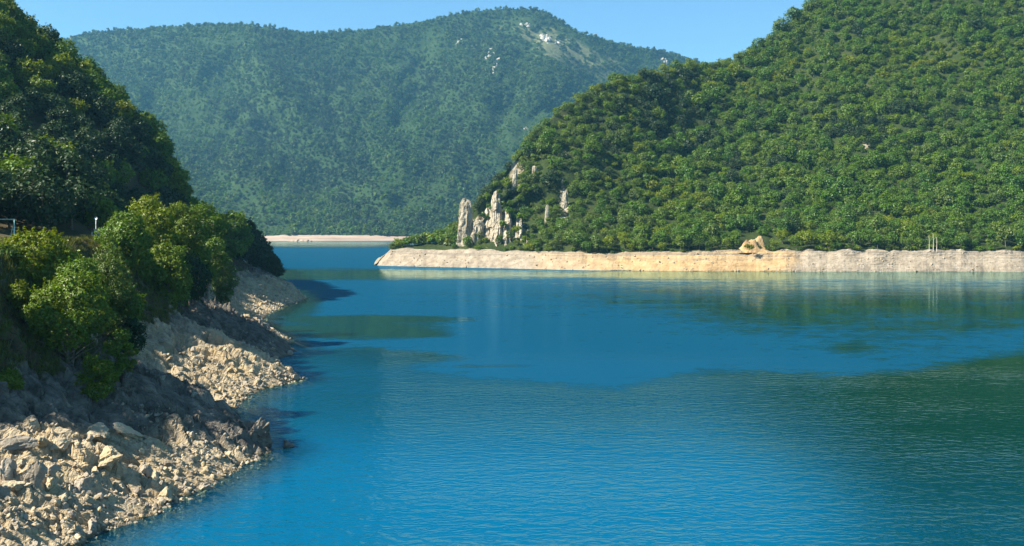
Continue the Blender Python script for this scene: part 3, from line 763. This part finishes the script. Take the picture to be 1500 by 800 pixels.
for i in ind:
    kind = rnd.choice((0, 1, 2, 3, 4, 4, 1, 5)) if lp[i, 2] > 65 + rnd.uniform(-14, 14) else rnd.choice((5, 5, 5, 0)); s = rnd.uniform(0.7, 1.1)  # low trees mostly take dark leaves, painting the hill's shade into their colour
    e = empty('hillside_tree', (lp[i, 0], lp[i, 1], lp[i, 2] - 0.8), rnd.uniform(0, 6.28), (s, s, s * rnd.uniform(.85, 1.1)))
    tag(e, lwords[kind] + ' broadleaf tree on the steep shaded hill at the left edge', 'tree', lwords[kind] + ' trees on the steep left hill')
    link('trunk', LH_t, None, e); link('crown', LH_c[kind], None, e)
s = rng.uniform(0.7, 1.1, len(others))
scatter('hilltop_forest', lp[others] - np.array([0, 0, .8]), np.stack([0 * s, 0 * s, rng.uniform(0, 6.28, len(others))], 1), np.stack([s, s, s], 1), rng.integers(0, 6, len(others)), LH_c,
        'dense forest further up and behind on the steep left hill', 'forest')

# ------------------------------------------------------------------ trees of the near left shore, each its own
def near_tree(px, Y, top_py, width, mat, label, stems=1, low=0.18, leaf=0.36, n=9000, seed=0, name='broadleaf_tree', cat='tree', lobes=38, dz=0.0, bark='bark'):
    x = world_x(px, Y); zb = float(left_height(x, Y)) + dz; h = world_z(top_py, Y) - zb
    e = empty(name, (x, Y, zb - 0.15), rnd.uniform(0, 0.5))
    tag(e, label, cat)
    if cat == 'tree':
        link('trunk', trunk_mesh('trunk', seed, h, 0.014 * h + 0.06, h * max(low, .2), width, M[bark], 8, stems), None, e)
    link('crown' if cat == 'tree' else 'foliage', crown_mesh('crown', seed + 1000, h, width, lobes, int(n * 1.5), leaf * 0.84, h * low, M[mat], 0.3), None, e)
    return e
near_tree(104, 112, 388, 9.6, 'leaf_green', 'deep green multi-stemmed tree with pale trunks showing over the near rocks', 3, .22, .34, 13000, 11, lobes=50)
near_tree(48, 122, 332, 9.6, 'leaf_bright', 'bright yellow-green leafy tree just right of the thin metal frame', 1, .06, .38, 13000, 12, lobes=50)
near_tree(154, 130, 346, 8.6, 'leaf_olive', 'feathery olive-green tree with fine upright twigs, right of the bright leafy tree', 2, .04, .30, 14000, 13, lobes=50)
near_tree(118, 119, 366, 7.5, 'leaf_green', 'mid green tree filling the gap between bright and olive trees', 1, .06, .36, 9000, 14)
near_tree(182, 166, 300, 9.5, 'leaf_green', 'green tree with layered drooping sprays at the left end of the wooded point', 1, .05, .42, 11000, 15)
near_tree(222, 196, 272, 11, 'leaf_bright', 'tallest yellow-green tree on the wooded point', 1, .06, .48, 12000, 16)
near_tree(262, 212, 278, 12, 'leaf_bright', 'broad yellow-green tree in the middle of the wooded point', 1, .05, .50, 12000, 17)
near_tree(212, 182, 318, 9.5, 'leaf_bright', 'lower bright green tree in front of the tallest one on the point', 1, .04, .45, 10000, 18)
near_tree(246, 192, 340, 10, 'leaf_green', 'shaded green tree low in the front middle of the wooded point', 1, .03, .45, 10000, 19)
near_tree(302, 232, 284, 12.5, 'leaf_green', 'large green tree right of the bright middle of the wooded point', 1, .05, .52, 12000, 20)
near_tree(283, 217, 345, 10, 'leaf_green', 'dark shaded tree above the bare rock slope of the point', 1, .03, .48, 9000, 21)
near_tree(336, 350, 296, 16, 'leaf_green', 'green tree with rounded top towards the right of the wooded point', 1, .04, .75, 10000, 22)
near_tree(322, 244, 352, 9, 'leaf_olive', 'reddish olive tree low at the right side of the point', 1, .03, .48, 7500, 23)
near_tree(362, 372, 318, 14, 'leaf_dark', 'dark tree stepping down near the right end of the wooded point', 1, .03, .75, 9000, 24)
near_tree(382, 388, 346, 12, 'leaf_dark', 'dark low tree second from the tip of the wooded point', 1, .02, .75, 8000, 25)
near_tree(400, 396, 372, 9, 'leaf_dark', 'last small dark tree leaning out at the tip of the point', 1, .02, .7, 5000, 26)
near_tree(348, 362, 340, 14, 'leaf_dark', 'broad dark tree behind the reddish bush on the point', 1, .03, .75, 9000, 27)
near_tree(168, 134, 384, 7.5, 'leaf_green', 'dark green rounded tree in the dip beneath the blue roadside box', 1, .04, .40, 9000, 28)
near_tree(204, 173, 372, 9.0, 'leaf_green', 'wide shaded tree between the olive tree and the wooded point', 1, .04, .42, 9000, 29)
near_tree(-195, 101, 240, 10, 'leaf_green', 'unseen green shade tree well beyond the left edge above the sunlit rubble', 1, .05, .4, 8000, 56)  # unseen tree, added to throw shade on the near rock slope
near_tree(-310, 93, 225, 10, 'leaf_green', 'unseen green shade tree farthest beyond the left edge above the rubble', 1, .05, .4, 8000, 57)  # added out of view to shade the nearer edge of the slope
near_tree(243, 176, 350, 9, 'leaf_green', 'dark tree in front at the foot of the wooded point', 1, .03, .44, 9000, 54)
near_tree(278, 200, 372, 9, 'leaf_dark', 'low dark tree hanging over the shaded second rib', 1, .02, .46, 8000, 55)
B_ = dict(name='bush', cat='shrub')
near_tree(4, 118, 372, 5.0, 'leaf_olive', 'olive bush cut by the left edge under the metal frame', 1, .02, .30, 4500, 31, lobes=14, **B_)
near_tree(140, 108.5, 508, 4.6, 'leaf_bright', 'bright low bush hanging over the rocks below the multi-stemmed tree', 1, .0, .28, 4500, 32, lobes=16, **B_)
near_tree(176, 113, 470, 3.8, 'leaf_green', 'small green bush at the right foot of the multi-stemmed tree', 1, .0, .28, 3000, 33, lobes=12, **B_)
near_tree(192, 116, 488, 2.0, 'leaf_bright', 'small round bright bush at the edge of the bare rock', 1, .0, .25, 1000, 34, lobes=8, **B_)
near_tree(6, 101, 540, 3.6, 'leaf_green', 'green bush at the left edge above the sunlit boulders', 1, .0, .26, 3000, 35, lobes=12, **B_)
near_tree(30, 112, 410, 4.0, 'leaf_bright', 'yellow-green bush low on the grassy bank at left', 1, .0, .28, 3000, 36, lobes=12, **B_)
near_tree(268, 186, 456, 1.7, 'leaf_bright', 'tiny lone bright bush on the bare rock of the point', 1, .0, .26, 700, 37, lobes=7, **B_)
near_tree(85, 116, 430, 5.5, 'leaf_green', 'dense green bush behind the pale trunks of the multi-stemmed tree', 1, .0, .32, 4500, 38, lobes=14, **B_)
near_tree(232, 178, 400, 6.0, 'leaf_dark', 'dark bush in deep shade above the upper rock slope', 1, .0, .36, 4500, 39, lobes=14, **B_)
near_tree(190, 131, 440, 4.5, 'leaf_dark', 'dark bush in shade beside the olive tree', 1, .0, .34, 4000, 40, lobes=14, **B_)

# grass on the bank under the near trees
tuft_v = []; tuft_f = []
g = random.Random(5)
for b in range(26):
    a = g.uniform(0, 6.28); r = g.uniform(0, .35); x, y = math.cos(a) * r, math.sin(a) * r; hgt = g.uniform(.25, .6); q = g.uniform(0, 6.28); le = g.uniform(.05, .3)
    k = len(tuft_v); wx, wy = math.cos(q) * .03, math.sin(q) * .03
    tuft_v += [(x - wx, y - wy, -.05), (x + wx, y + wy, -.05), (x + math.cos(a) * le + wx * .3, y + math.sin(a) * le + wy * .3, hgt), (x + math.cos(a) * le - wx * .3, y + math.sin(a) * le - wy * .3, hgt)]
    tuft_f.append((k, k + 1, k + 2, k + 3))
M['grass'] = leaf_mat('bank_grass', [G(.10, .12, .015), G(.13, .13, .03), G(.075, .105, .014)], .3)
tm = mesh_from('grass_tuft', tuft_v, tuft_f); tm.materials.append(M['grass'])
n = 9000
gy = rng.uniform(85, 240, n); gd = rng.uniform(17, 33, n); gx = shore_x(gy) - gd
kp = (sstep(18, 25, gd + 3.5 * fbm(gx / 6, gy / 6, 3, 81)) + 0.5 * fbm(gx / 4, gy / 4, 3, 171)) > 0.45
gx, gy = gx[kp], gy[kp]; s = rng.uniform(.6, 1.5, len(gx))
scatter('grass', np.stack([gx, gy, left_height(gx, gy)], 1), np.stack([0 * s, 0 * s, rng.uniform(0, 6.28, len(s))], 1), np.stack([s, s, s], 1), np.zeros(len(s), int), [tm],
        'dry yellow-green grass on the bank under the near trees', 'grass')

# ================================================================== ROCKS
RK = [rock_mesh('boulder', 800 + k, 1, g.uniform(.6, .9), g.uniform(.55, .95), g.randint(12, 18), 4, .13, M['rock'] if k % 2 else M['rock_grey'], .5) for k in range(9)]
RS = [rock_mesh('stone', 830 + k, 1, g.uniform(.6, .9), g.uniform(.5, .8), g.randint(8, 12), 2, .05, M['rock'] if k % 3 else M['rock_grey']) for k in range(7)]
n = 30000
sy = 66 + (rng.random(n) ** 1.5) * 300; sd = rng.uniform(-1.2, 19, n) ; sx_ = shore_x(sy) - sd
dens = fbm(sx_ / 7, sy / 5, 3, 181)
kp = (dens + 0.6 * rng.uniform(-1, 1, n) + 0.35 * (sd < 4) - 0.3 * (sd > 13) - 0.9 * np.exp(-((sy - 120) / 9) ** 4) - 0.6 * np.exp(-((sy - 207) / 16) ** 4)) > 0.36
sx_, sy, sd = sx_[kp], sy[kp], sd[kp]
s = 0.10 + 0.42 * rng.random(len(sx_)) ** 3.2
s = s * (1 + 0.35 * (sy > 160))
scatter('rubble', np.stack([sx_, sy, left_height(sx_, sy) + s * 0.15], 1), rng.uniform(0, 6.28, (len(s), 3)), np.stack([s, s, s], 1), rng.integers(0, 7, len(s)), RS,
        'loose tan rubble strewn over the bare rock slope of the near shore', 'rubble')

def boulder(px, py, size, label, group=None, sc=(1, 1, 1), k=None, sink=.32):
    p = ground_hit(px, py)
    o = link('boulder', RK[rnd.randrange(9) if k is None else k])
    o.location = (p[0], p[1], p[2] + size * (0.5 - sink)); o.rotation_euler = (rnd.uniform(-.4, .4), rnd.uniform(-.4, .4), rnd.uniform(0, 6.28)); o.scale = (size * sc[0], size * sc[1], size * sc[2])
    return tag(o, label, 'boulder', group)
for px, py, size, lab, sc_ in [
    (48, 708, 1.05, 'upright angular tan boulder standing alone among the sunlit rubble', (.8, .8, 1.7)),
    (10, 700, 1.0, 'leaning slab boulder at the left edge of the sunlit rubble', (.9, .7, 1.6)),
    (18, 655, 1.35, 'wide cracked boulder at left edge just below the shaded rock', (1.5, 1.0, .9)),
    (58, 655, 1.0, 'pointed boulder right of the wide cracked boulder', (.9, .8, 1.4)),
    (86, 662, .9, 'flat-topped pale boulder between pointed boulder and central mass', (1.2, .9, .8)),
    (140, 640, 1.5, 'large craggy boulder at the top of the sunlit rubble', (1.4, 1.0, 1.0)),
    (190, 640, 1.1, 'blocky boulder on the border of sun and shade, right of the craggy one', (1.3, .9, .9)),
    (158, 680, 1.25, 'biggest pale rounded rock mass in the middle of the rubble', (1.3, 1.0, 1.0)),
    (242, 728, .9, 'split angular boulder close to the water in the rubble', (1.1, .9, 1.1)),
    (135, 772, .85, 'sharp light boulder at the waterline near the bottom', (1.1, .8, 1.0)),
    (300, 716, .75, 'low boulder at the water end of the sunlit rubble', (1.3, .8, .8)),
    (215, 695, .8, 'squat boulder right of the biggest rock mass', (1, 1, .9)),
    (120, 690, .6, 'small dark-sided boulder left of the biggest rock mass', (.8, .8, 1.3)),
]:
    boulder(px, py, size * 1.2, lab, None, sc_)
for q in range(38):
    px = rnd.uniform(0, 330); py = rnd.uniform(640, 790)
    if py > 805 - (px - 100) * .47 or py < 625 + px * .14: continue
    boulder(px, py, 0.35 + .75 * rnd.random() ** 2, 'medium angular boulder among the sunlit rubble at the bottom left', 'boulders in the sunlit rubble', (1, rnd.uniform(.7, 1), rnd.uniform(.7, 1.1)))
for q in range(26):
    px = rnd.uniform(230, 420); py = 500 + (px - 230) * .40 + rnd.uniform(-8, 60)
    if py > 625 or (py - 610) > -(px - 345) * .55: continue
    boulder(px, py, rnd.uniform(.3, .7), 'medium boulder on the sunlit stony fan behind the shaded rib', 'boulders on the sunlit stony fan')
for px, py, size, lab in [(432, 555, .75, 'pale rock at the very tip of the long stony spit'), (420, 553, .8, 'pale rock just inland of the spit tip'), (408, 551, .7, 'grey rock in the middle of the stony spit'), (425, 519, .9, 'white rock at the tip of the shaded second rib'), (446, 437, 1.3, 'dark rock at the farthest rocky tip of the near shore')]:
    boulder(px, py, size, lab, sink=.3)
# the craggy dark end of the nearest rib and the lone rock in the water
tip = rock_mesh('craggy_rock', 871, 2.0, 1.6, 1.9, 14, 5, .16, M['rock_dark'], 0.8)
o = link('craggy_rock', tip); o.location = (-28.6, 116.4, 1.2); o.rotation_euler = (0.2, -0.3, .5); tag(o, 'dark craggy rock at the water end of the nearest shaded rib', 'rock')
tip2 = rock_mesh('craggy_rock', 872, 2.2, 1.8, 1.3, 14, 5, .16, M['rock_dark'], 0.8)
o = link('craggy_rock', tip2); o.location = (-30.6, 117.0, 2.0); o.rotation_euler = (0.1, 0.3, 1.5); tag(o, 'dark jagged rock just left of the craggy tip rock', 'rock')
Yr_ = shore_y(655)
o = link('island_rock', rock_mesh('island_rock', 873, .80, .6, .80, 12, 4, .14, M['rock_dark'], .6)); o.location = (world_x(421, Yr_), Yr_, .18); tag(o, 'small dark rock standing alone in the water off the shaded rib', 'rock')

# white pillars and cliffs of the headland
def spire(px, py_top, py_bot, wpx, Y, label, seed, lean=0.0, dep=0.8, name='rock_pillar', group=None, top=0.35):
    wd = wpx / F * Y; zb = world_z(py_bot, Y) - 3.0; zt_ = world_z(py_top, Y); H = zt_ - zb
    nu, nv = 40, 46; V = []
    g = np.random.default_rng(seed); ph = g.uniform(0, 50)
    A = np.linspace(0, 2 * np.pi, nu, endpoint=False)
    for j in range(nv):
        f = j / (nv - 1)
        r0 = wd * 0.5 * ((1.12 - 0.35 * f) * (1 - max(0, (f - 0.86) / 0.14) ** 2 * (1 - top)) if j < nv - 1 else 0.02)
        rr = r0 * (1 + 0.34 * ridged(np.cos(A) * 1.5 + ph, np.sin(A) * 1.5 + f * 2.2, 4, seed) + 0.22 * fbm(np.cos(A) * 3 + ph, np.sin(A) * 3 + f * H / 3.0, 4, seed + 3))
        zz = zb + H * f + (0.05 * H * fbm(np.cos(A) * 1.5 + ph, np.sin(A) * 1.5 - ph, 2, seed + 5)) * f
        for a in range(nu): V.append((rr[a] * math.cos(A[a]) + lean * H * f, rr[a] * math.sin(A[a]) * dep, zz[a]))
    i = np.arange(nu)[None, :]; j = np.arange(nv - 1)[:, None]
    Fc = np.stack([(j * nu + i).ravel(), (j * nu + (i + 1) % nu).ravel(), ((j + 1) * nu + (i + 1) % nu).ravel(), ((j + 1) * nu + i).ravel()], 1)
    V = np.array(V); V[:, 2] -= zb
    o = link(name, mesh_from(name, V, Fc), M['rock_white']); o.location = (world_x(px, Y), Y, zb)
    return tag(o, label, name.replace('_', ' '), group)
spire(682, 292, 363, 20, 679, 'tall free-standing white rock pillar on the headland', 901, 0.01)
spire(701, 322, 363, 18, 677, 'shorter grey rock pillar between the two tall white ones', 902, -.02)
CT = np.array([(690, 362), (697, 340), (702, 332), (708, 316), (713, 306), (718, 303), (721, 284), (727, 280), (732, 288), (736, 314), (742, 303), (747, 309), (751, 330), (758, 316), (764, 322), (768, 340), (775, 336), (781, 352), (788, 363)])
cu = np.linspace(690, 788, 150); cv = np.linspace(0, 1, 44)
UU, VV = np.meshgrid(cu, cv, indexing='ij')
ctop = np.interp(cu, CT[:, 0], CT[:, 1]) + 5 * fbm(cu / 3.5, cu * 0, 3, 191)
yfoot = np.interp(cu, us, top_row[:, 1]); zfoot = np.interp(cu, us, top_row[:, 2]) - 2.0
YC = yfoot[:, None] + 4.5 + VV * 20
ZC = zfoot[:, None] + VV * (world_z(ctop, yfoot + 20) - zfoot)[:, None]
XC = world_x(UU, YC)
YC = YC - 3.4 * ridged(XC / 6.5, ZC / 40, 3, 192) - 1.5 * ridged(XC / 2.2 + 0.2 * fbm(XC, ZC / 5, 2, 193), ZC / 16, 3, 194) - 0.8 * fbm(XC / 1.5, ZC / 2.2, 4, 195) + 1.0 * blocks(XC / 3.2, ZC / 6.0, 196)
front = np.stack([XC, YC, ZC], 2)
nu_, nv_ = len(cu), len(cv)
back = front.copy(); back[:, :, 1] = YC + 5 + 0 * YC
Vc = np.concatenate([front.reshape(-1, 3), back.reshape(-1, 3)]); gf = grid_faces(nu_, nv_); off = nu_ * nv_
rim = [(i * nv_ + nv_ - 1, (i + 1) * nv_ + nv_ - 1, off + (i + 1) * nv_ + nv_ - 1, off + i * nv_ + nv_ - 1) for i in range(nu_ - 1)]
for e_ in (0, nu_ - 1): rim += [(e_ * nv_ + j, e_ * nv_ + j + 1, off + e_ * nv_ + j + 1, off + e_ * nv_ + j) for j in range(nv_ - 1)]
tag(link('rock_cliff', mesh_from('rock_cliff', Vc, np.concatenate([gf, gf[:, ::-1] + off, np.array(rim)])), M['rock_white']), 'craggy white limestone cliff with upright ribs at the foot of the right hillside', 'cliff')
spire(752, 246, 275, 7, 706, 'small white crag high on the wooded slope above the pillars', 908, .1, name='rock_crag')
spire(783, 243, 256, 7, 712, 'tiny pale crag among trees right of the high white crag', 909, .0, name='rock_crag')
spire(828, 222, 262, 6, 728, 'tall thin pale rock strip in the dark wooded cleft', 910, .0, name='rock_crag')
spire(826, 280, 318, 9, 690, 'broken pale rock strip lower in the dark wooded cleft', 911, .05, name='rock_crag')
spire(800, 300, 330, 5, 676, 'thin pale crag left of the wooded cleft', 912, .05, name='rock_crag')
spire(694, 340, 364, 9, 674, 'small rock stub at the right foot of the tallest pillar', 916, .0, name='rock_crag')
bi = rng.integers(8, len(us) - 60, 1700); bj = 2 + (rng.random(1700) ** 1.2 * 24).astype(int); bp = P[bi, bj] + rng.uniform(-1, 1, (1700, 3)) * np.array([1.2, .1, .1]); bs = 0.22 + 0.75 * rng.random(1700) ** 4
scatter('bank_stones', bp, rng.uniform(0, 6.28, (1700, 3)), np.stack([bs, bs, bs], 1), rng.integers(0, 7, 1700), RS, 'scattered stones on the bare bank of the right shore', 'stones')
# earth mound above the bank
mv = []
for i in range(41):
    for j in range(25):
        a = i / 40 * 2 - 1; b = j / 24 * 2 - 1
        e = max(0, 1 - a * a - b * b)
        hh = 9.5 * e ** .7 * (0.8 + .5 * vnoise(a * 3.1 + 2, b * 3, 5)) * (1 - .4 * (a > .2)) + 1.2 * vnoise(a * 9, b * 9, 8) * e
        mv.append((a * 14, b * 7, float(hh) - 1.0))
im = int((1112 - us[0]) / 4); Ym = float(top_row[im, 1]) + 4.5; zm = float(top_row[im, 2]) - 0.5
M['earth'] = finish(rock_mat('orange_earth', (0.56, 0.40, 0.22), (0.44, 0.29, 0.14), (0.22, 0.14, 0.07), .5, 1, .5))
o = link('earth_mound', mesh_from('earth_mound', mv, grid_faces(41, 25)), M['earth']); o.location = (world_x(1112, Ym), Ym, zm); tag(o, 'orange earth mound above the bare bank at the forest foot', 'mound')
e = empty('shrub', (world_x(1098, 606), 606, world_z(367, 606)), 0, (1.5, 1.2, 1.2)); tag(e, 'yellow-green shrub in front of the orange earth mound', 'shrub'); link('foliage', SHRUBS[2], None, e)
# dead standing stems
for px, tp, lab in [(1361, 345, 'bare dead tree trunk, leftmost of three above the bank'), (1367, 342, 'bare dead tree trunk, middle of three above the bank'), (1372, 347, 'bare dead tree trunk, rightmost of three above the bank')]:
    Yd = 606; h = world_z(tp, Yd) - world_z(366, Yd)
    o = link('dead_tree', tubes_mesh('dead_tree', [[((0, 0, -1), .17), ((.15, 0, h * .5), .13), ((-.1, 0, h), .05)], [((.12, 0, h * .45), .07), ((.9, .2, h * .7), .03)]], M['bark_pale']))
    o.location = (world_x(px, Yd), Yd, world_z(366, Yd)); tag(o, lab, 'dead tree')

# cliffs on the far mountain
def outcrop(px, py, wpx, hpx_, label, seed, n=9, lean=0.0):
    u = np.argmin(np.abs(mpx[:, 0] - px)); v = np.argmin(np.abs(mpy[u, :130] - py)); Y = float(MP[u, v, 1]) - 4
    g = np.random.default_rng(seed); Vs, Fs = [], []; off = 0
    wd, hg = wpx / F * Y, hpx_ / F * Y
    for q in range(n):
        rm = rock_mesh('tmp', seed * 10 + q, 1, .8, 1.2, 12, 2, .14, None, .5)
        v_ = np.empty(len(rm.vertices) * 3, np.float32); rm.vertices.foreach_get('co', v_); v_ = v_.reshape(-1, 3)
        f_ = np.array([list(p.vertices) for p in rm.polygons]); bpy.data.meshes.remove(rm)
        t = g.uniform(-.5, .5); cx_ = g.normal() * wd * .22 - lean * t * wd; sz = min(wd, hg * 1.3) * g.uniform(.12, .27)
        tv = (t * .86)
        y_off = np.interp(CAM_H + (HY - (py - tv * hpx_)) / F * Y, MP[u, :130, 2], MP[u, :130, 1]) - Y
        Vs.append(v_ * sz + np.array([cx_, y_off, tv * hg])); Fs.append(f_ + off); off += len(v_)
    o = link('rock_outcrop', mesh_from('rock_outcrop', np.concatenate(Vs), np.concatenate(Fs)), M['rock_far']); o.location = (world_x(px, Y), Y, world_z(py, Y))
    return tag(o, label, 'rock outcrop')
outcrop(717, 78, 17, 22, 'bright white cliff, upper of a pair below the mountain summit', 31, 8)
outcrop(727, 98, 18, 30, 'bright white cliff, lower of a pair below the mountain summit', 32, 10)
outcrop(674, 62, 14, 20, 'faint pale crag left of the white cliff pair', 33, 7)
outcrop(768, 38, 34, 9, 'scattered pale rocks right under the mountain summit', 34, 11)
outcrop(800, 56, 18, 16, 'broken pale rocks down the right shoulder of the summit', 35, 12, .5)
outcrop(829, 101, 9, 12, 'small white crag on the grassy slope right of summit', 36, 6)
outcrop(818, 62, 12, 8, 'little pale crag below the right shoulder rocks', 37, 5)
outcrop(970, 88, 20, 12, 'white crags where the mountain meets the right hillside skyline', 38, 9)
outcrop(771, 188, 9, 9, 'pale crag beside the edge of the right hillside', 39, 5)
outcrop(422, 227, 4, 10, 'tiny pale streak of rock on the wooded left half of the mountain', 40, 4)
outcrop(107, 56, 16, 9, 'pale rocky crest at the left end of the mountain ridge', 41, 6)
outcrop(655, 97, 5, 5, 'tiny pale crag far left of the white cliff pair', 42, 4)
outcrop(871, 50, 14, 4, 'flat pale rocks along the falling mountain ridge', 43, 6)

# ================================================================== SMALL ROADSIDE THINGS
def box_mesh(name, boxes, mat, bev=0.0):
    V, Fc = [], []
    for (x0, y0, z0, x1, y1, z1) in boxes:
        k = len(V); V += [(x0, y0, z0), (x1, y0, z0), (x1, y1, z0), (x0, y1, z0), (x0, y0, z1), (x1, y0, z1), (x1, y1, z1), (x0, y1, z1)]
        Fc += [(k, k + 3, k + 2, k + 1), (k + 4, k + 5, k + 6, k + 7), (k, k + 1, k + 5, k + 4), (k + 1, k + 2, k + 6, k + 5), (k + 2, k + 3, k + 7, k + 6), (k + 3, k, k + 4, k + 7)]
    me = bpy.data.meshes.new(name); me.from_pydata(V, [], Fc); me.materials.append(mat); me.update(); return me
M['teal'] = plain('faded_teal_paint', (.16, .36, .36), .5); M['blue'] = plain('blue_paint', (.03, .09, .33), .45); M['white'] = plain('white_paint', (.7, .74, .78), .5); M['steel'] = plain('galvanised_steel', (.42, .45, .47), .45, .6)
Yf = 139.0; xf = world_x(21, Yf); zf = float(left_height(xf, Yf)); ht = world_z(321.5, Yf) - zf
e = empty('metal_frame', (xf, Yf, zf)); tag(e, 'thin pale teal pipe frame standing at the left edge above the bushes', 'frame')
link('post', tubes_mesh('post', [[((0, 0, -.3), .07), ((0, 0, ht), .07)]], M['teal']), None, e)
link('post', tubes_mesh('post', [[((-5.5, 0, -.3), .07), ((-5.5, 0, ht), .07)]], M['teal']), None, e)
link('crossbar', tubes_mesh('crossbar', [[((-5.6, 0, ht), .07), ((.06, 0, ht), .07)]], M['teal']), None, e)
link('brace', tubes_mesh('brace', [[((-.02, -.02, ht * .92), .045), ((-.95, -.6, -.3), .045)]], M['teal']), None, e)
Yb = 182.0; xb = world_x(147, Yb); zb_ = float(left_height(xb, Yb))
zt_b = world_z(335.5, Yb)
e = empty('roadside_cabinet', (xb, Yb, zb_)); tag(e, 'blue metal box with pale lid, half hidden behind roadside trees', 'cabinet')
hb = max(1.4, zt_b - zb_)
link('body', box_mesh('body', [(-.85, -.5, -.2, .85, .5, hb - .1)], M['blue']), None, e)
link('lid', box_mesh('lid', [(-.95, -.58, hb - .1, .95, .58, hb + .02)], M['white']), None, e)
link('base', box_mesh('base', [(-.92, -.56, -.3, .92, -.503, .32)], M['white']), None, e)
e = empty('bollard', (xb - 1.25, Yb - .6, zb_)); tag(e, 'thin white marker post left of the blue roadside box', 'marker post')
link('post', tubes_mesh('post', [[((0, 0, -.2), .07), ((0, 0, hb - .6), .07)]], M['white']), None, e)
link('cap', tubes_mesh('cap', [[((0, 0, hb - .6), .09), ((0, 0, hb - .48), .03)]], M['steel']), None, e)
Yl = 186.0; xl = world_x(140.5, Yl); zl_ = float(left_height(xl, Yl)); hl = world_z(319, Yl) - zl_
e = empty('road_sign', (xl, Yl, zl_)); tag(e, 'small round grey sign on a slim post above the blue box', 'road sign')
link('post', tubes_mesh('post', [[((0, 0, -.2), .05), ((0, 0, hl - .3), .05)]], M['steel']), None, e)
link('plate', tubes_mesh('plate', [[((0, -.07, hl - .05), .30), ((0, -.04, hl - .05), .30)]], M['steel'], 16), None, e)

# ================================================================== AIR, SKY, SUN, CAMERA
hz = box_mesh('haze', [(-6600, -2600, -16, 6600, 7600, 1050)], None) if False else None
V = [(-6600, -2600, -16), (6600, -2600, -16), (6600, 7600, -16), (-6600, 7600, -16), (-6600, -2600, 1080), (6600, -2600, 1080), (6600, 7600, 1080), (-6600, 7600, 1080)]
hm = bpy.data.meshes.new('haze'); hm.from_pydata(V, [], [(0, 3, 2, 1), (4, 5, 6, 7), (0, 1, 5, 4), (1, 2, 6, 5), (2, 3, 7, 6), (3, 0, 4, 7)])
t = NT('air'); pv = t.n('ShaderNodeVolumePrincipled'); pv.inputs['Color'].default_value = (0.24, 0.66, 1.0, 1); pv.inputs['Density'].default_value = 0.000066
try: pv.inputs['Anisotropy'].default_value = 0.2
except Exception: pass
t.l(pv.outputs[0], t.out.inputs['Volume'])
hm.materials.append(t.m)
tag(link('haze', hm), kind='stuff')

AZ, EL = R(20), R(42)                    # light travels to +x and a little away from the camera
to_sun = Vector((-math.cos(AZ) * math.cos(EL), -math.sin(AZ) * math.cos(EL), math.sin(EL)))
sun = bpy.data.lights.new('sun', 'SUN'); sun.energy = 5.0; sun.angle = R(0.53); sun.color = (1.0, 0.93, 0.80)
so = bpy.data.objects.new('sun', sun); COL.objects.link(so); so.rotation_euler = (-to_sun).to_track_quat('-Z', 'Y').to_euler(); so.location = to_sun * 300

w = bpy.data.worlds.new('World'); scene.world = w; w.use_nodes = True
nt = w.node_tree; nt.nodes.clear()
sky = nt.nodes.new('ShaderNodeTexSky'); sky.sky_type = 'NISHITA'; sky.sun_disc = False
sky.sun_elevation = EL; sky.sun_rotation = math.atan2(to_sun.x, to_sun.y) % (2 * math.pi)
sky.air_density = 0.9; sky.dust_density = 0.0; sky.ozone_density = 4.5; sky.altitude = 1200
bg = nt.nodes.new('ShaderNodeBackground'); bg.inputs['Strength'].default_value = 0.066
ow = nt.nodes.new('ShaderNodeOutputWorld'); tn = nt.nodes.new('ShaderNodeMix'); tn.data_type = 'RGBA'; tn.blend_type = 'MULTIPLY'; tn.inputs[0].default_value = 1.0
tn.inputs[7].default_value = (0.92, 1.14, 1.08, 1); nt.links.new(sky.outputs[0], tn.inputs[6]); nt.links.new(tn.outputs[2], bg.inputs[0]); nt.links.new(bg.outputs[0], ow.inputs[0])

cam = bpy.data.cameras.new('camera'); cam.lens = 36.0; cam.sensor_width = 36.0; cam.shift_y = -65.0 / 1500.0; cam.clip_start = 0.5; cam.clip_end = 20000
co = bpy.data.objects.new('camera', cam); COL.objects.link(co); co.location = (0, 0, CAM_H); co.rotation_euler = (R(90), 0, 0); scene.camera = co

scene.render.engine = 'CYCLES'
cy = scene.cycles
cy.max_bounces = 6; cy.diffuse_bounces = 2; cy.glossy_bounces = 3; cy.transmission_bounces = 3; cy.transparent_max_bounces = 8; cy.volume_bounces = 0
cy.caustics_reflective = False; cy.caustics_refractive = False; cy.sample_clamp_indirect = 4.0
cy.use_denoising = True
try: cy.denoiser = 'OPENIMAGEDENOISE'; cy.denoising_input_passes = 'RGB_ALBEDO_NORMAL'; cy.denoising_prefilter = 'ACCURATE'
except Exception: pass
vw = scene.view_settings; vw.view_transform = 'Standard'; vw.look = 'None'; vw.exposure = 1.46; vw.gamma = 1.0; vw.use_curve_mapping = False
